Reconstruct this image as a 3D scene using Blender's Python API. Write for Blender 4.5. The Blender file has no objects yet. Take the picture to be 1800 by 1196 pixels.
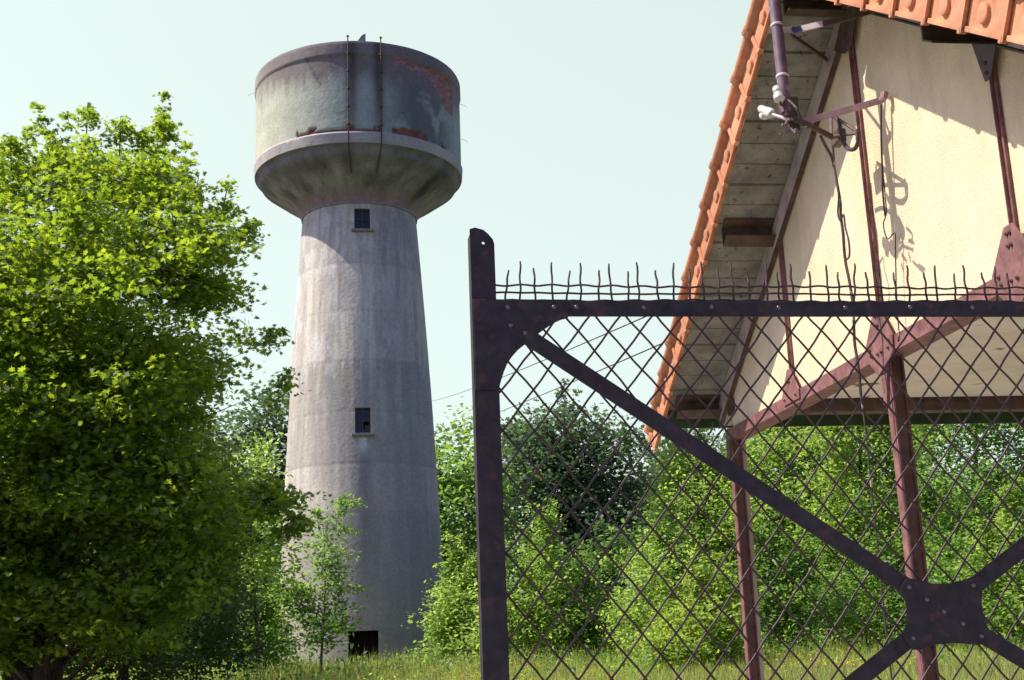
import bpy, bmesh, math, random
import numpy as np
from mathutils import Matrix, Vector
from math import radians, sin, cos, pi, atan, atan2, hypot, sqrt

S = bpy.context.scene
# ------------------------------------------------------------------ camera
F = 2170.0                                   # focal length in photo pixels (photo 1800 x 1196)
PITCH = atan(F / hypot(342, 9070)); ROLL = atan2(342, 9070)
fw = np.array([0, cos(PITCH), sin(PITCH)]); up0 = np.array([0, -sin(PITCH), cos(PITCH)]); rt0 = np.array([1.0, 0, 0])
RT = rt0 * cos(ROLL) - up0 * sin(ROLL); UP = up0 * cos(ROLL) + rt0 * sin(ROLL)
C0 = np.array([0, 0, 1.6])
cam_d = bpy.data.cameras.new('camera'); cam = bpy.data.objects.new('camera', cam_d)
S.collection.objects.link(cam); S.camera = cam
cam_d.lens = F / 1800 * 36; cam_d.sensor_width = 36; cam_d.clip_start = 0.05; cam_d.clip_end = 6000
M = Matrix.Identity(4)
for i in range(3):
    M[i][0] = RT[i]; M[i][1] = UP[i]; M[i][2] = -fw[i]; M[i][3] = C0[i]
cam.matrix_world = M
# ------------------------------------------------------------------ sky and sun
SUN_EL, SUN_AZ = 53.0, 268.0                 # azimuth clockwise from +Y
w = bpy.data.worlds.new('World'); S.world = w; w.use_nodes = True
nt = w.node_tree; bg = nt.nodes['Background']
sky = nt.nodes.new('ShaderNodeTexSky'); sky.sky_type = 'NISHITA'; sky.sun_disc = False
sky.sun_elevation = radians(SUN_EL); sky.sun_rotation = radians(SUN_AZ)
sky.air_density = 1.0; sky.dust_density = 3.0; sky.ozone_density = 1.0
hs = nt.nodes.new('ShaderNodeHueSaturation'); hs.inputs['Saturation'].default_value = 0.35
tn = nt.nodes.new('ShaderNodeMix'); tn.data_type = 'RGBA'; tn.blend_type = 'MULTIPLY'; tn.inputs[0].default_value = 1
tn.inputs[7].default_value = (0.86, 1.04, 0.93, 1)
nt.links.new(sky.outputs[0], hs.inputs['Color']); nt.links.new(hs.outputs[0], tn.inputs[6])
# sky shaped by direction: brightened and paled northward, bluer southward to cool the shade
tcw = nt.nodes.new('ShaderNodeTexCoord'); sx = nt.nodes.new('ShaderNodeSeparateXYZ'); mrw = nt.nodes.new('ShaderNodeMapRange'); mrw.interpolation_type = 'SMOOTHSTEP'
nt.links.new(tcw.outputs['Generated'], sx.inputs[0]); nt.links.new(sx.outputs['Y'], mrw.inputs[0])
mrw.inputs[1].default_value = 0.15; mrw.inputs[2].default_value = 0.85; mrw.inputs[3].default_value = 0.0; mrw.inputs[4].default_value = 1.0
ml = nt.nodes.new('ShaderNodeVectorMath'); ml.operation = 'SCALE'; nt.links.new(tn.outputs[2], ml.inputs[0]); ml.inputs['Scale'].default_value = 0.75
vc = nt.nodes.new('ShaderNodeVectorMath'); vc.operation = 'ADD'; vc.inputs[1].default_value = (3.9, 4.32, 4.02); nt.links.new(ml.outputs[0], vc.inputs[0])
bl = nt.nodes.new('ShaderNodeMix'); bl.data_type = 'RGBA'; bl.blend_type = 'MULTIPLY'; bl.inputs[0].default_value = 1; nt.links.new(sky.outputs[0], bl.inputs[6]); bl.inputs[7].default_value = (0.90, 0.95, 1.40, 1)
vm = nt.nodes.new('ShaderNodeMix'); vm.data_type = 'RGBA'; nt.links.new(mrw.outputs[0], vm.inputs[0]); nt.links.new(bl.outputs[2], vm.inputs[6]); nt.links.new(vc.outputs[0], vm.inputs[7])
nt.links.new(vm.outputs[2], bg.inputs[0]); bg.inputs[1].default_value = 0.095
sl = bpy.data.lights.new('sun', 'SUN'); sl.energy = 5.0; sl.angle = radians(0.5); sl.color = (1.0, 0.93, 0.80)
so = bpy.data.objects.new('sun', sl); S.collection.objects.link(so)
sd = Vector((sin(radians(SUN_AZ)) * cos(radians(SUN_EL)), cos(radians(SUN_AZ)) * cos(radians(SUN_EL)), sin(radians(SUN_EL))))
so.rotation_euler = sd.to_track_quat('Z', 'Y').to_euler()
S.view_settings.view_transform = 'Standard'; S.view_settings.look = 'None'
S.view_settings.exposure = 0.5; S.view_settings.gamma = 1.0
S.cycles.max_bounces = 8; S.cycles.transparent_max_bounces = 8

# ------------------------------------------------------------------ pixel helpers (used to measure the place)
def ray(x, y):
    d = fw + RT * (x - 900) / F + UP * (598 - y) / F
    return d / np.linalg.norm(d)
def atY(x, y, Y):
    d = ray(x, y); return C0 + d * (Y / d[1])
def onplane(x, y, P, n):
    d = ray(x, y); return C0 + d * (((P - C0) @ n) / (d @ n))
def unit(v):
    v = np.asarray(v, float); return v / np.linalg.norm(v)

# ------------------------------------------------------------------ object helpers
def link(o, parent=None):
    S.collection.objects.link(o)
    if parent is not None: o.parent = parent
    return o
def tag(o, label=None, cat=None, group=None, kind=None):
    if label: o['label'] = label
    if cat: o['category'] = cat
    if group: o['group'] = group
    if kind: o['kind'] = kind
    return o
def empty(name, loc, label, cat, group=None):
    o = bpy.data.objects.new(name, None); o.location = [float(v) for v in loc]; o.empty_display_size = 0.3
    link(o); return tag(o, label, cat, group)

class MB:
    """collects shapes given in world coordinates"""
    def __init__(s): s.v = []; s.f = []
    def poly(s, pts, off, both=True):
        """extruded polygon: pts in 3D, offset vector"""
        b = len(s.v); n = len(pts); off = np.asarray(off, float)
        s.v += [tuple(p) for p in pts] + [tuple(np.asarray(p) + off) for p in pts]
        s.f.append(tuple(b + i for i in range(n))); s.f.append(tuple(b + n + i for i in reversed(range(n))))
        for i in range(n):
            j = (i + 1) % n; s.f.append((b + i, b + n + i, b + n + j, b + j))
        return s
    def box(s, o, a, b, c):
        """box with corner o and edge vectors a b c"""
        o, a, b, c = [np.asarray(q, float) for q in (o, a, b, c)]
        return s.poly([o, o + a, o + a + b, o + b], c)
    def tube(s, path, r, n=8, cap=True):
        path = [np.asarray(p, float) for p in path]
        rr = r if hasattr(r, '__len__') else [r] * len(path)
        b = len(s.v); ref = None
        for i, p in enumerate(path):
            t = unit(path[min(i + 1, len(path) - 1)] - path[max(i - 1, 0)] + 1e-9)
            if ref is None:
                ref = unit(np.cross(t, [0, 0, 1]) if abs(t[2]) < .9 else np.cross(t, [1, 0, 0]))
            ref = unit(ref - t * (ref @ t)); bi = np.cross(t, ref)
            for k in range(n):
                a = 2 * pi * k / n
                s.v.append(tuple(p + rr[i] * (cos(a) * ref + sin(a) * bi)))
        for i in range(len(path) - 1):
            for k in range(n):
                k2 = (k + 1) % n
                s.f.append((b + i * n + k, b + i * n + k2, b + (i + 1) * n + k2, b + (i + 1) * n + k))
        if cap:
            s.f.append(tuple(b + k for k in reversed(range(n)))); e = b + (len(path) - 1) * n
            s.f.append(tuple(e + k for k in range(n)))
        return s
    def lathe(s, P, axis, prof, n=16):
        """profile (distance along axis, radius)"""
        axis = unit(axis); x = unit(np.cross(axis, [0, 0, 1]) if abs(axis[2]) < .9 else np.cross(axis, [1, 0, 0])); y = np.cross(axis, x)
        b = len(s.v)
        for h, r in prof:
            for k in range(n):
                a = 2 * pi * k / n; s.v.append(tuple(np.asarray(P) + axis * h + r * (cos(a) * x + sin(a) * y)))
        for i in range(len(prof) - 1):
            for k in range(n):
                k2 = (k + 1) % n; s.f.append((b + i * n + k, b + i * n + k2, b + (i + 1) * n + k2, b + (i + 1) * n + k))
        s.f.append(tuple(b + k for k in reversed(range(n)))); e = b + (len(prof) - 1) * n
        s.f.append(tuple(e + k for k in range(n)))
        return s
    def build(s, name, mat, parent=None, smooth=False, bevel=0.0):
        me = bpy.data.meshes.new(name)
        off = np.array(parent_loc(parent))
        me.from_pydata([tuple(np.asarray(v) - off) for v in s.v], [], s.f); me.materials.append(mat)
        bm = bmesh.new(); bm.from_mesh(me); bmesh.ops.recalc_face_normals(bm, faces=bm.faces); bm.to_mesh(me); bm.free()
        if smooth:
            me.shade_smooth(); me.set_sharp_from_angle(angle=radians(40))
        o = bpy.data.objects.new(name, me); link(o, parent)
        if bevel:
            m = o.modifiers.new('bevel', 'BEVEL'); m.width = bevel; m.segments = 2; m.limit_method = 'ANGLE'
        return o
def parent_loc(p):
    l = np.zeros(3)
    while p is not None:
        l += np.array(p.location); p = p.parent
    return l

# ------------------------------------------------------------------ materials
def mat(name, col, rough=0.8, metal=0.0, spec=0.4, var=0.25, scale=6.0, bump=0.15, bscale=60.0, col2=None, stretch=None,
        spots=None, spot_scale=14.0, spot_lo=0.58, spot_hi=0.68, bdist=0.01):
    m = bpy.data.materials.new(name); m.use_nodes = True; t = m.node_tree; N = t.nodes; L = t.links
    b = N['Principled BSDF']; b.inputs['Roughness'].default_value = rough; b.inputs['Metallic'].default_value = metal
    b.inputs['Specular IOR Level'].default_value = spec
    tc = N.new('ShaderNodeTexCoord'); mp = N.new('ShaderNodeMapping'); L.new(tc.outputs['Object'], mp.inputs[0])
    if stretch: mp.inputs['Scale'].default_value = stretch
    n1 = N.new('ShaderNodeTexNoise'); n1.inputs['Scale'].default_value = scale; n1.inputs['Detail'].default_value = 8
    n1.inputs['Roughness'].default_value = 0.65
    L.new(mp.outputs[0], n1.inputs[0])
    cr = N.new('ShaderNodeValToRGB'); L.new(n1.outputs[0], cr.inputs[0])
    c2 = col2 or tuple(max(0, c * (1 - var)) for c in col); c1 = tuple(min(1, c * (1 + var * .5)) for c in col) if not col2 else col
    cr.color_ramp.elements[0].position = .34; cr.color_ramp.elements[0].color = (*c2, 1)
    cr.color_ramp.elements[1].position = .66; cr.color_ramp.elements[1].color = (*c1, 1)
    out = cr.outputs[0]
    if spots:
        n3 = N.new('ShaderNodeTexNoise'); n3.inputs['Scale'].default_value = spot_scale; n3.inputs['Detail'].default_value = 6
        L.new(tc.outputs['Object'], n3.inputs[0])
        r3 = N.new('ShaderNodeMapRange'); r3.inputs[1].default_value = spot_lo; r3.inputs[2].default_value = spot_hi
        L.new(n3.outputs[0], r3.inputs[0])
        mx = N.new('ShaderNodeMix'); mx.data_type = 'RGBA'; L.new(r3.outputs[0], mx.inputs[0]); L.new(out, mx.inputs[6])
        mx.inputs[7].default_value = (*spots, 1); out = mx.outputs[2]
    L.new(out, b.inputs['Base Color'])
    n2 = N.new('ShaderNodeTexNoise'); n2.inputs['Scale'].default_value = bscale; n2.inputs['Detail'].default_value = 4
    L.new(tc.outputs['Object'], n2.inputs[0])
    bp = N.new('ShaderNodeBump'); bp.inputs['Strength'].default_value = bump; bp.inputs['Distance'].default_value = bdist
    L.new(n2.outputs[0], bp.inputs['Height']); L.new(bp.outputs[0], b.inputs['Normal'])
    return m

def leaf_mat(name, col, trans, tmix=0.45, hue=0.0):
    """leaf colour varies leaf by leaf through the 'tone' attribute"""
    m = bpy.data.materials.new(name); m.use_nodes = True; t = m.node_tree; N = t.nodes; L = t.links
    for n in list(N): N.remove(n)
    out = N.new('ShaderNodeOutputMaterial')
    at = N.new('ShaderNodeAttribute'); at.attribute_name = 'tone'
    def ramp(c, k):
        r = N.new('ShaderNodeValToRGB'); L.new(at.outputs['Fac'], r.inputs[0])
        r.color_ramp.elements[0].color = (c[0] * .55, c[1] * .62, c[2] * .8, 1)
        r.color_ramp.elements[1].color = (min(1, c[0] * 1.55), min(1, c[1] * 1.3), c[2] * 1.1, 1)
        return r.outputs[0]
    d = N.new('ShaderNodeBsdfPrincipled'); d.inputs['Roughness'].default_value = .5; d.inputs['Specular IOR Level'].default_value = .35
    L.new(ramp(col, 1), d.inputs['Base Color'])
    tr = N.new('ShaderNodeBsdfTranslucent'); L.new(ramp(trans, 1), tr.inputs['Color'])
    mx = N.new('ShaderNodeMixShader'); mx.inputs[0].default_value = tmix
    L.new(d.outputs[0], mx.inputs[1]); L.new(tr.outputs[0], mx.inputs[2]); L.new(mx.outputs[0], out.inputs[0])
    return m

M_iron = mat('dark_iron', (0.036, 0.026, 0.030), .62, 0, .35, .5, 22, .35, 260, spots=(0.075, 0.036, 0.032), spot_scale=30, spot_lo=.56, spot_hi=.7, bdist=.002)
M_wire = mat('rusty_wire', (0.065, 0.035, 0.031), .6, 0, .4, .5, 25, .3, 300, bdist=.001)
M_rivet = mat('rivet_head', (0.16, 0.13, 0.14), .35, .6, .6, .3, 60, .2, 300, bdist=.001)
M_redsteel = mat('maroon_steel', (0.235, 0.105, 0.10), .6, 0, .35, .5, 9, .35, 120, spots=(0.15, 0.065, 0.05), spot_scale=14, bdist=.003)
M_post_shade = mat('post_shade', (0.12, 0.055, 0.040), .6, 0, .3, .45, 9, .25, 120, spots=(0.10, 0.05, 0.035), spot_scale=8, bdist=.003)  # darker copy of the post steel, shade put into its colour
M_darksteel = mat('brown_steel', (0.10, 0.06, 0.045), .6, 0, .35, .5, 9, .3, 90, spots=(0.05, 0.05, 0.025), spot_scale=7, bdist=.003)
M_board = mat('soffit_board', (0.25, 0.25, 0.225), .85, 0, .2, .4, 5, .3, 70, spots=(0.07, 0.05, 0.035), spot_scale=22, spot_lo=.62, spot_hi=.72)
M_band = mat('grey_rafter', (0.50, 0.42, 0.42), .8, 0, .2, .35, 5, .2, 60)
M_green = mat('mossy_board', (0.05, 0.085, 0.035), .85, 0, .2, .4, 5, .3, 60, spots=(0.08, 0.05, 0.03), spot_scale=7)
M_tile = mat('terracotta_tile', (0.60, 0.265, 0.145), .8, 0, .2, .38, 6, .4, 60, spots=(0.44, 0.29, 0.19), spot_scale=11, spot_lo=.56, spot_hi=.74, bdist=.004)
def per_tile(m):
    t = m.node_tree; N = t.nodes; L = t.links; b = N['Principled BSDF']; src = b.inputs['Base Color'].links[0].from_socket
    oi = N.new('ShaderNodeObjectInfo'); r = N.new('ShaderNodeValToRGB'); L.new(oi.outputs['Random'], r.inputs[0])
    r.color_ramp.elements[0].color = (.74, .70, .68, 1); r.color_ramp.elements[1].color = (1.12, 1.12, 1.12, 1)
    x = N.new('ShaderNodeMix'); x.data_type = 'RGBA'; x.blend_type = 'MULTIPLY'; x.inputs[0].default_value = 1
    L.new(src, x.inputs[6]); L.new(r.outputs[0], x.inputs[7])
    n = N.new('ShaderNodeTexNoise'); n.inputs['Scale'].default_value = 5; n.inputs['Detail'].default_value = 10; n.inputs['Roughness'].default_value = .75
    g = N.new('ShaderNodeNewGeometry'); L.new(g.outputs['Position'], n.inputs[0])
    k = N.new('ShaderNodeMapRange'); k.inputs[1].default_value = .56; k.inputs[2].default_value = .68; k.inputs[4].default_value = .75; L.new(n.outputs[0], k.inputs[0])
    y = N.new('ShaderNodeMix'); y.data_type = 'RGBA'; L.new(k.outputs[0], y.inputs[0]); L.new(x.outputs[2], y.inputs[6]); y.inputs[7].default_value = (.26, .17, .11, 1)
    L.new(y.outputs[2], b.inputs['Base Color'])
per_tile(M_tile)
M_roof = mat('roof_tiles', (0.42, 0.16, 0.08), .8, 0, .3, .4, 4, .4, 30)
M_ceil = mat('ceiling_plaster', (0.78, 0.70, 0.58), .9, 0, .2, .15, 3, .3, 60, spots=(0.16, 0.10, 0.04), spot_scale=3.0, spot_lo=.66, spot_hi=.72)
M_wood = mat('weathered_wood', (0.33, 0.25, 0.20), .85, 0, .2, .4, 8, .3, 60, stretch=(1, 1, .15))
M_glass = mat('dark_pane', (0.015, 0.012, 0.014), .25, 0, .5, .3, 4, .05, 20)
M_frame = mat('window_frame', (0.10, 0.07, 0.07), .7, 0, .3, .4, 20, .2, 60)
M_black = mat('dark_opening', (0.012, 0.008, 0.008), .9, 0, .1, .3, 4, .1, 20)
M_bark = mat('bark', (0.075, 0.055, 0.042), .95, 0, .1, .5, 6, .8, 25, stretch=(3, 3, .6), bdist=.03)
M_greybark = mat('grey_bark', (0.17, 0.16, 0.14), .95, 0, .1, .5, 6, .6, 25, stretch=(3, 3, .6), bdist=.02)
M_pipe = mat('painted_pipe', (0.17, 0.10, 0.13), .45, 0, .5, .4, 14, .2, 90, spots=(0.30, 0.27, 0.33), spot_scale=9, bdist=.002)
M_porc = mat('porcelain', (0.55, 0.56, 0.52), .25, 0, .6, .12, 10, .03, 60)
M_pinkbar = mat('pink_painted_bar', (0.40, 0.24, 0.25), .55, 0, .4, .35, 12, .2, 90, bdist=.002)
M_palebar = mat('pale_paint_lit', (0.62, 0.50, 0.50), .55, 0, .4, .2, 14, .2, 90, bdist=.002)
M_bluebar = mat('blue_lit', (0.10, 0.12, 0.30), .55, 0, .4, .3, 14, .2, 90, bdist=.002)
M_cable = mat('cable', (0.055, 0.035, 0.035), .6, 0, .4, .4, 40, .2, 200, spots=(0.35, 0.30, 0.26), spot_scale=9, spot_lo=.62, spot_hi=.66, bdist=.001)

def roughcast():
    m = mat('roughcast_plaster', (0.75, 0.61, 0.40), .95, 0, .1, .14, 2.2, 0, 60)
    t = m.node_tree; N = t.nodes; L = t.links; b = N['Principled BSDF']
    tc = N.new('ShaderNodeTexCoord')
    v = N.new('ShaderNodeTexVoronoi'); v.inputs['Scale'].default_value = 70; L.new(tc.outputs['Object'], v.inputs[0])
    n = N.new('ShaderNodeTexNoise'); n.inputs['Scale'].default_value = 150; n.inputs['Detail'].default_value = 3; L.new(tc.outputs['Object'], n.inputs[0])
    a = N.new('ShaderNodeMath'); a.operation = 'ADD'; L.new(v.outputs[0], a.inputs[0]); L.new(n.outputs[0], a.inputs[1])
    # rain streaks and grime with a shape of their own
    mp = N.new('ShaderNodeMapping'); mp.inputs['Scale'].default_value = (3.2, 3.2, .35); L.new(tc.outputs['Object'], mp.inputs[0])
    sn = N.new('ShaderNodeTexNoise'); sn.inputs['Scale'].default_value = 2.2; sn.inputs['Detail'].default_value = 9; sn.inputs['Roughness'].default_value = .7; L.new(mp.outputs[0], sn.inputs[0])
    sr = N.new('ShaderNodeMapRange'); sr.inputs[1].default_value = .48; sr.inputs[2].default_value = .75; sr.inputs[4].default_value = .42; L.new(sn.outputs[0], sr.inputs[0])
    sm = N.new('ShaderNodeMix'); sm.data_type = 'RGBA'; L.new(sr.outputs[0], sm.inputs[0]); L.new(b.inputs['Base Color'].links[0].from_socket, sm.inputs[6]); sm.inputs[7].default_value = (.42, .36, .28, 1)
    L.new(sm.outputs[2], b.inputs['Base Color'])
    bp = N.new('ShaderNodeBump'); bp.inputs['Strength'].default_value = .75; bp.inputs['Distance'].default_value = .005
    L.new(a.outputs[0], bp.inputs['Height']); L.new(bp.outputs[0], b.inputs['Normal'])
    return m
M_plaster = roughcast()

def attr_mat(name, rough=.9, bump=.4, bscale=7, bdist=.03):
    """concrete: colours of the weathered surface come from the 'Col' attribute, fine grain from noise"""
    m = bpy.data.materials.new(name); m.use_nodes = True; t = m.node_tree; N = t.nodes; L = t.links
    b = N['Principled BSDF']; b.inputs['Roughness'].default_value = rough; b.inputs['Specular IOR Level'].default_value = .15
    at = N.new('ShaderNodeAttribute'); at.attribute_name = 'Col'
    tc = N.new('ShaderNodeTexCoord')
    n1 = N.new('ShaderNodeTexNoise'); n1.inputs['Scale'].default_value = 9; n1.inputs['Detail'].default_value = 9; n1.inputs['Roughness'].default_value = .7
    L.new(tc.outputs['Object'], n1.inputs[0])
    mr = N.new('ShaderNodeMapRange'); mr.inputs[1].default_value = .3; mr.inputs[2].default_value = .7; mr.inputs[3].default_value = .78; mr.inputs[4].default_value = 1.15
    L.new(n1.outputs[0], mr.inputs[0])
    mx = N.new('ShaderNodeMix'); mx.data_type = 'RGBA'; mx.blend_type = 'MULTIPLY'; mx.inputs[0].default_value = 1
    L.new(at.outputs['Color'], mx.inputs[6]); L.new(mr.outputs[0], mx.inputs[7]); L.new(mx.outputs[2], b.inputs['Base Color'])
    n2 = N.new('ShaderNodeTexNoise'); n2.inputs['Scale'].default_value = bscale; n2.inputs['Detail'].default_value = 8
    L.new(tc.outputs['Object'], n2.inputs[0])
    bp = N.new('ShaderNodeBump'); bp.inputs['Strength'].default_value = bump; bp.inputs['Distance'].default_value = bdist
    L.new(n2.outputs[0], bp.inputs['Height']); L.new(bp.outputs[0], b.inputs['Normal'])
    return m
M_conc = attr_mat('weathered_concrete')

# ------------------------------------------------------------------ numpy value noise
_T = {}
def vnoise(x, y, seed=0):
    if seed not in _T: _T[seed] = np.random.RandomState(seed).rand(256, 256)
    T = _T[seed]
    xi = np.floor(x).astype(int); yi = np.floor(y).astype(int); fx = x - xi; fy = y - yi
    fx = fx * fx * (3 - 2 * fx); fy = fy * fy * (3 - 2 * fy)
    g = lambda a, b: T[a & 255, b & 255]
    return (g(xi, yi) * (1 - fx) + g(xi + 1, yi) * fx) * (1 - fy) + (g(xi, yi + 1) * (1 - fx) + g(xi + 1, yi + 1) * fx) * fy
def fbm(x, y, seed=0, oct=4):
    r = 0; a = 1; tot = 0
    for o in range(oct):
        r = r + a * vnoise(x * 2 ** o, y * 2 ** o, seed + o); tot += a; a *= .55
    return r / tot
def sstep(a, b, x):
    t = np.clip((x - a) / (b - a), 0, 1); return t * t * (3 - 2 * t)
def inpoly(px, py, poly):
    ins = np.zeros(px.shape, bool); n = len(poly)
    for i in range(n):
        x1, y1 = poly[i]; x2, y2 = poly[(i + 1) % n]
        c = ((y1 > py) != (y2 > py)) & (px < (x2 - x1) * (py - y1) / (y2 - y1 + 1e-12) + x1)
        ins ^= c
    return ins

# ------------------------------------------------------------------ ground
me = bpy.data.meshes.new('ground'); me.from_pydata([(-3000, -1500, 0), (3000, -1500, 0), (3000, 4500, 0), (-3000, 4500, 0)], [], [(0, 1, 2, 3)])
M_ground = mat('meadow_ground', (0.12, 0.115, 0.055), .95, 0, .1, .5, .8, .5, 6, spots=(0.13, 0.10, 0.05), spot_scale=1.5, bdist=.05)
me.materials.append(M_ground); g = bpy.data.objects.new('ground', me); link(g); tag(g, kind='structure')
# unseen pale gravel added round gate and shed for bounce light
def bounce_patch():
    rs = np.random.RandomState(3); pts = []
    for i in range(64):
        a = 2 * pi * i / 64; pts.append((9 + 14 * cos(a) * (1 + .04 * rs.normal()), 3.5 + 13.5 * sin(a) * (1 + .04 * rs.normal()), .012))
    me = bpy.data.meshes.new('bounce_ground'); me.from_pydata(pts, [], [tuple(range(64))]); return me
me = bounce_patch(); M_gravel = mat('bounce_gravel', (0.33, 0.30, 0.25), .95, 0, .1, .3, 3, .6, 45, spots=(0.22, 0.22, 0.12), spot_scale=.8, spot_lo=.6, spot_hi=.7)
me.materials.append(M_gravel); g = bpy.data.objects.new('bounce_ground', me); link(g); tag(g, kind='structure')
# ------------------------------------------------------------------ water tower
TY = 55.0
tb = atY(638.5, 1150, TY); TC = np.array([tb[0], TY, 0.0])
tower = empty('water_tower', TC, 'tall weathered concrete water tower with round tank and tapering shaft', 'water tower')
tdir = unit(C0 * [1, 1, 0] - TC)             # from tower towards the camera
tright = np.cross([0, 0, 1], tdir)           # picture right
def zr(x0, x1, y):
    """height and radius of the tower where the picture shows its edges"""
    P = atY((x0 + x1) / 2, y, TY); d = (P - C0) @ fw
    return P[2], (x1 - x0) / 2 * d / F
shaft_s = [zr(534.5, 734.5, 388), zr(534, 735, 400), zr(527.6, 744, 533), zr(517, 758, 667), zr(508.5, 766, 800), zr(502, 775.5, 896), zr(494, 782, 990)]
shaft_z = [s[0] for s in shaft_s]; shaft_r = [s[1] for s in shaft_s]
k = (shaft_r[-1] - shaft_r[-2]) / (shaft_z[-1] - shaft_z[-2])
shaft_z.append(0.0); shaft_r.append(shaft_r[-1] + k * (0 - shaft_z[-1]) * 1.0)
shaft_z = np.array(shaft_z[::-1]); shaft_r = np.array(shaft_r[::-1])
# smooth the taper
cf = np.polyfit(shaft_z, shaft_r, 2); rad = lambda z: np.polyval(cf, z)
ZN = shaft_z[-1] + .1                        # neck
def cyl_of_px(x, y, rfun):
    """angle (0 towards camera, + right) and height of a surface point seen at a pixel"""
    d = ray(x, y); r = rfun(10.0)
    z = 10.0
    for it in range(12):
        r = float(rfun(z)); o = (C0 - TC)[:2]; dd = d[:2]
        a = dd @ dd; b = 2 * o @ dd; c = o @ o - r * r; q = b * b - 4 * a * c
        t = (-b - sqrt(max(q, 0))) / (2 * a); P = C0 + d * t; z = P[2]
    v = P - TC
    return atan2(v @ tright, v @ tdir), z
def ring_pt(th, z, r):
    return tdir * cos(th) * r + tright * sin(th) * r + np.array([0, 0, z])
def set_col(me, col, name='Col'):
    a = me.color_attributes.new(name, 'FLOAT_COLOR', 'POINT')
    c = np.ones((len(me.vertices), 4), np.float32); c[:, :3] = np.clip(col, 0, 1); a.data.foreach_set('color', c.ravel())
def grid_mesh(name, ths, prof, keep=None, colfun=None, dispfun=None, material=M_conc, parent=None, local=True):
    """surface of revolution; prof = list of (z, r); keep(th_mid, z_mid) -> bool"""
    T = len(ths); n = len(prof); TH, _ = np.meshgrid(ths, np.arange(n)); Z = np.array([p[0] for p in prof])[:, None] + 0 * TH; R = np.array([p[1] for p in prof])[:, None] + 0 * TH
    if dispfun is not None: R = R + dispfun(TH, Z, R)
    V = (np.cos(TH) * R)[..., None] * tdir + (np.sin(TH) * R)[..., None] * tright + Z[..., None] * np.array([0, 0, 1])
    fs = []
    for i in range(n - 1):
        for j in range(T):
            j2 = (j + 1) % T
            if keep is not None:
                tm = (ths[j] + (ths[j2] if j2 else ths[0] + 2 * pi)) / 2
                if not keep(tm, (prof[i][0] + prof[i + 1][0]) / 2): continue
            fs.append((i * T + j, i * T + j2, (i + 1) * T + j2, (i + 1) * T + j))
    me = bpy.data.meshes.new(name); me.from_pydata([tuple(v) for v in V.reshape(-1, 3)], [], fs); me.materials.append(material)
    if colfun is not None: set_col(me, colfun(TH, Z, R).reshape(-1, 3))
    me.shade_smooth(); me.set_sharp_from_angle(angle=radians(50))
    o = bpy.data.objects.new(name, me); link(o, parent); return o

win_px = [(623, 650, 367, 403), (624, 651, 717, 762)]
door_px = (612, 665, 1110, 1180)
holes = []
for (x0, x1, y0, y1) in win_px + [door_px]:
    t0, zt = cyl_of_px(x0, y0, rad); t1, _ = cyl_of_px(x1, y0, rad); _, zb = cyl_of_px((x0 + x1) / 2, y1, rad)
    holes.append([t0, t1, zb, zt])
holes[2][2] = 0.05
def grid_with(base, extra):
    v = np.unique(np.round(np.concatenate([base, extra]), 5)); out = []
    ex = set(np.round(extra, 5))
    for a in v:
        if out and a - out[-1] < (base[1] - base[0]) * .45 and a not in ex: continue
        if out and a - out[-1] < (base[1] - base[0]) * .45 and a in ex and out[-1] not in ex: out.pop()
        out.append(float(a))
    return out
ths = grid_with(np.linspace(-pi, pi, 421)[:-1], np.array([h[i] for h in holes for i in (0, 1)]))
zs = grid_with(np.arange(0, ZN, .085), np.array([h[i] for h in holes for i in (2, 3)]))
pours = np.array([1.0 + 2.62 * i for i in range(10)])
pz = sorted([cyl_of_px(560, y, rad)[1] for y in (905, 820, 728, 640, 553, 470)]); pz = [pz[0] - 4.6, pz[0] - 2.3] + pz
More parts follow.
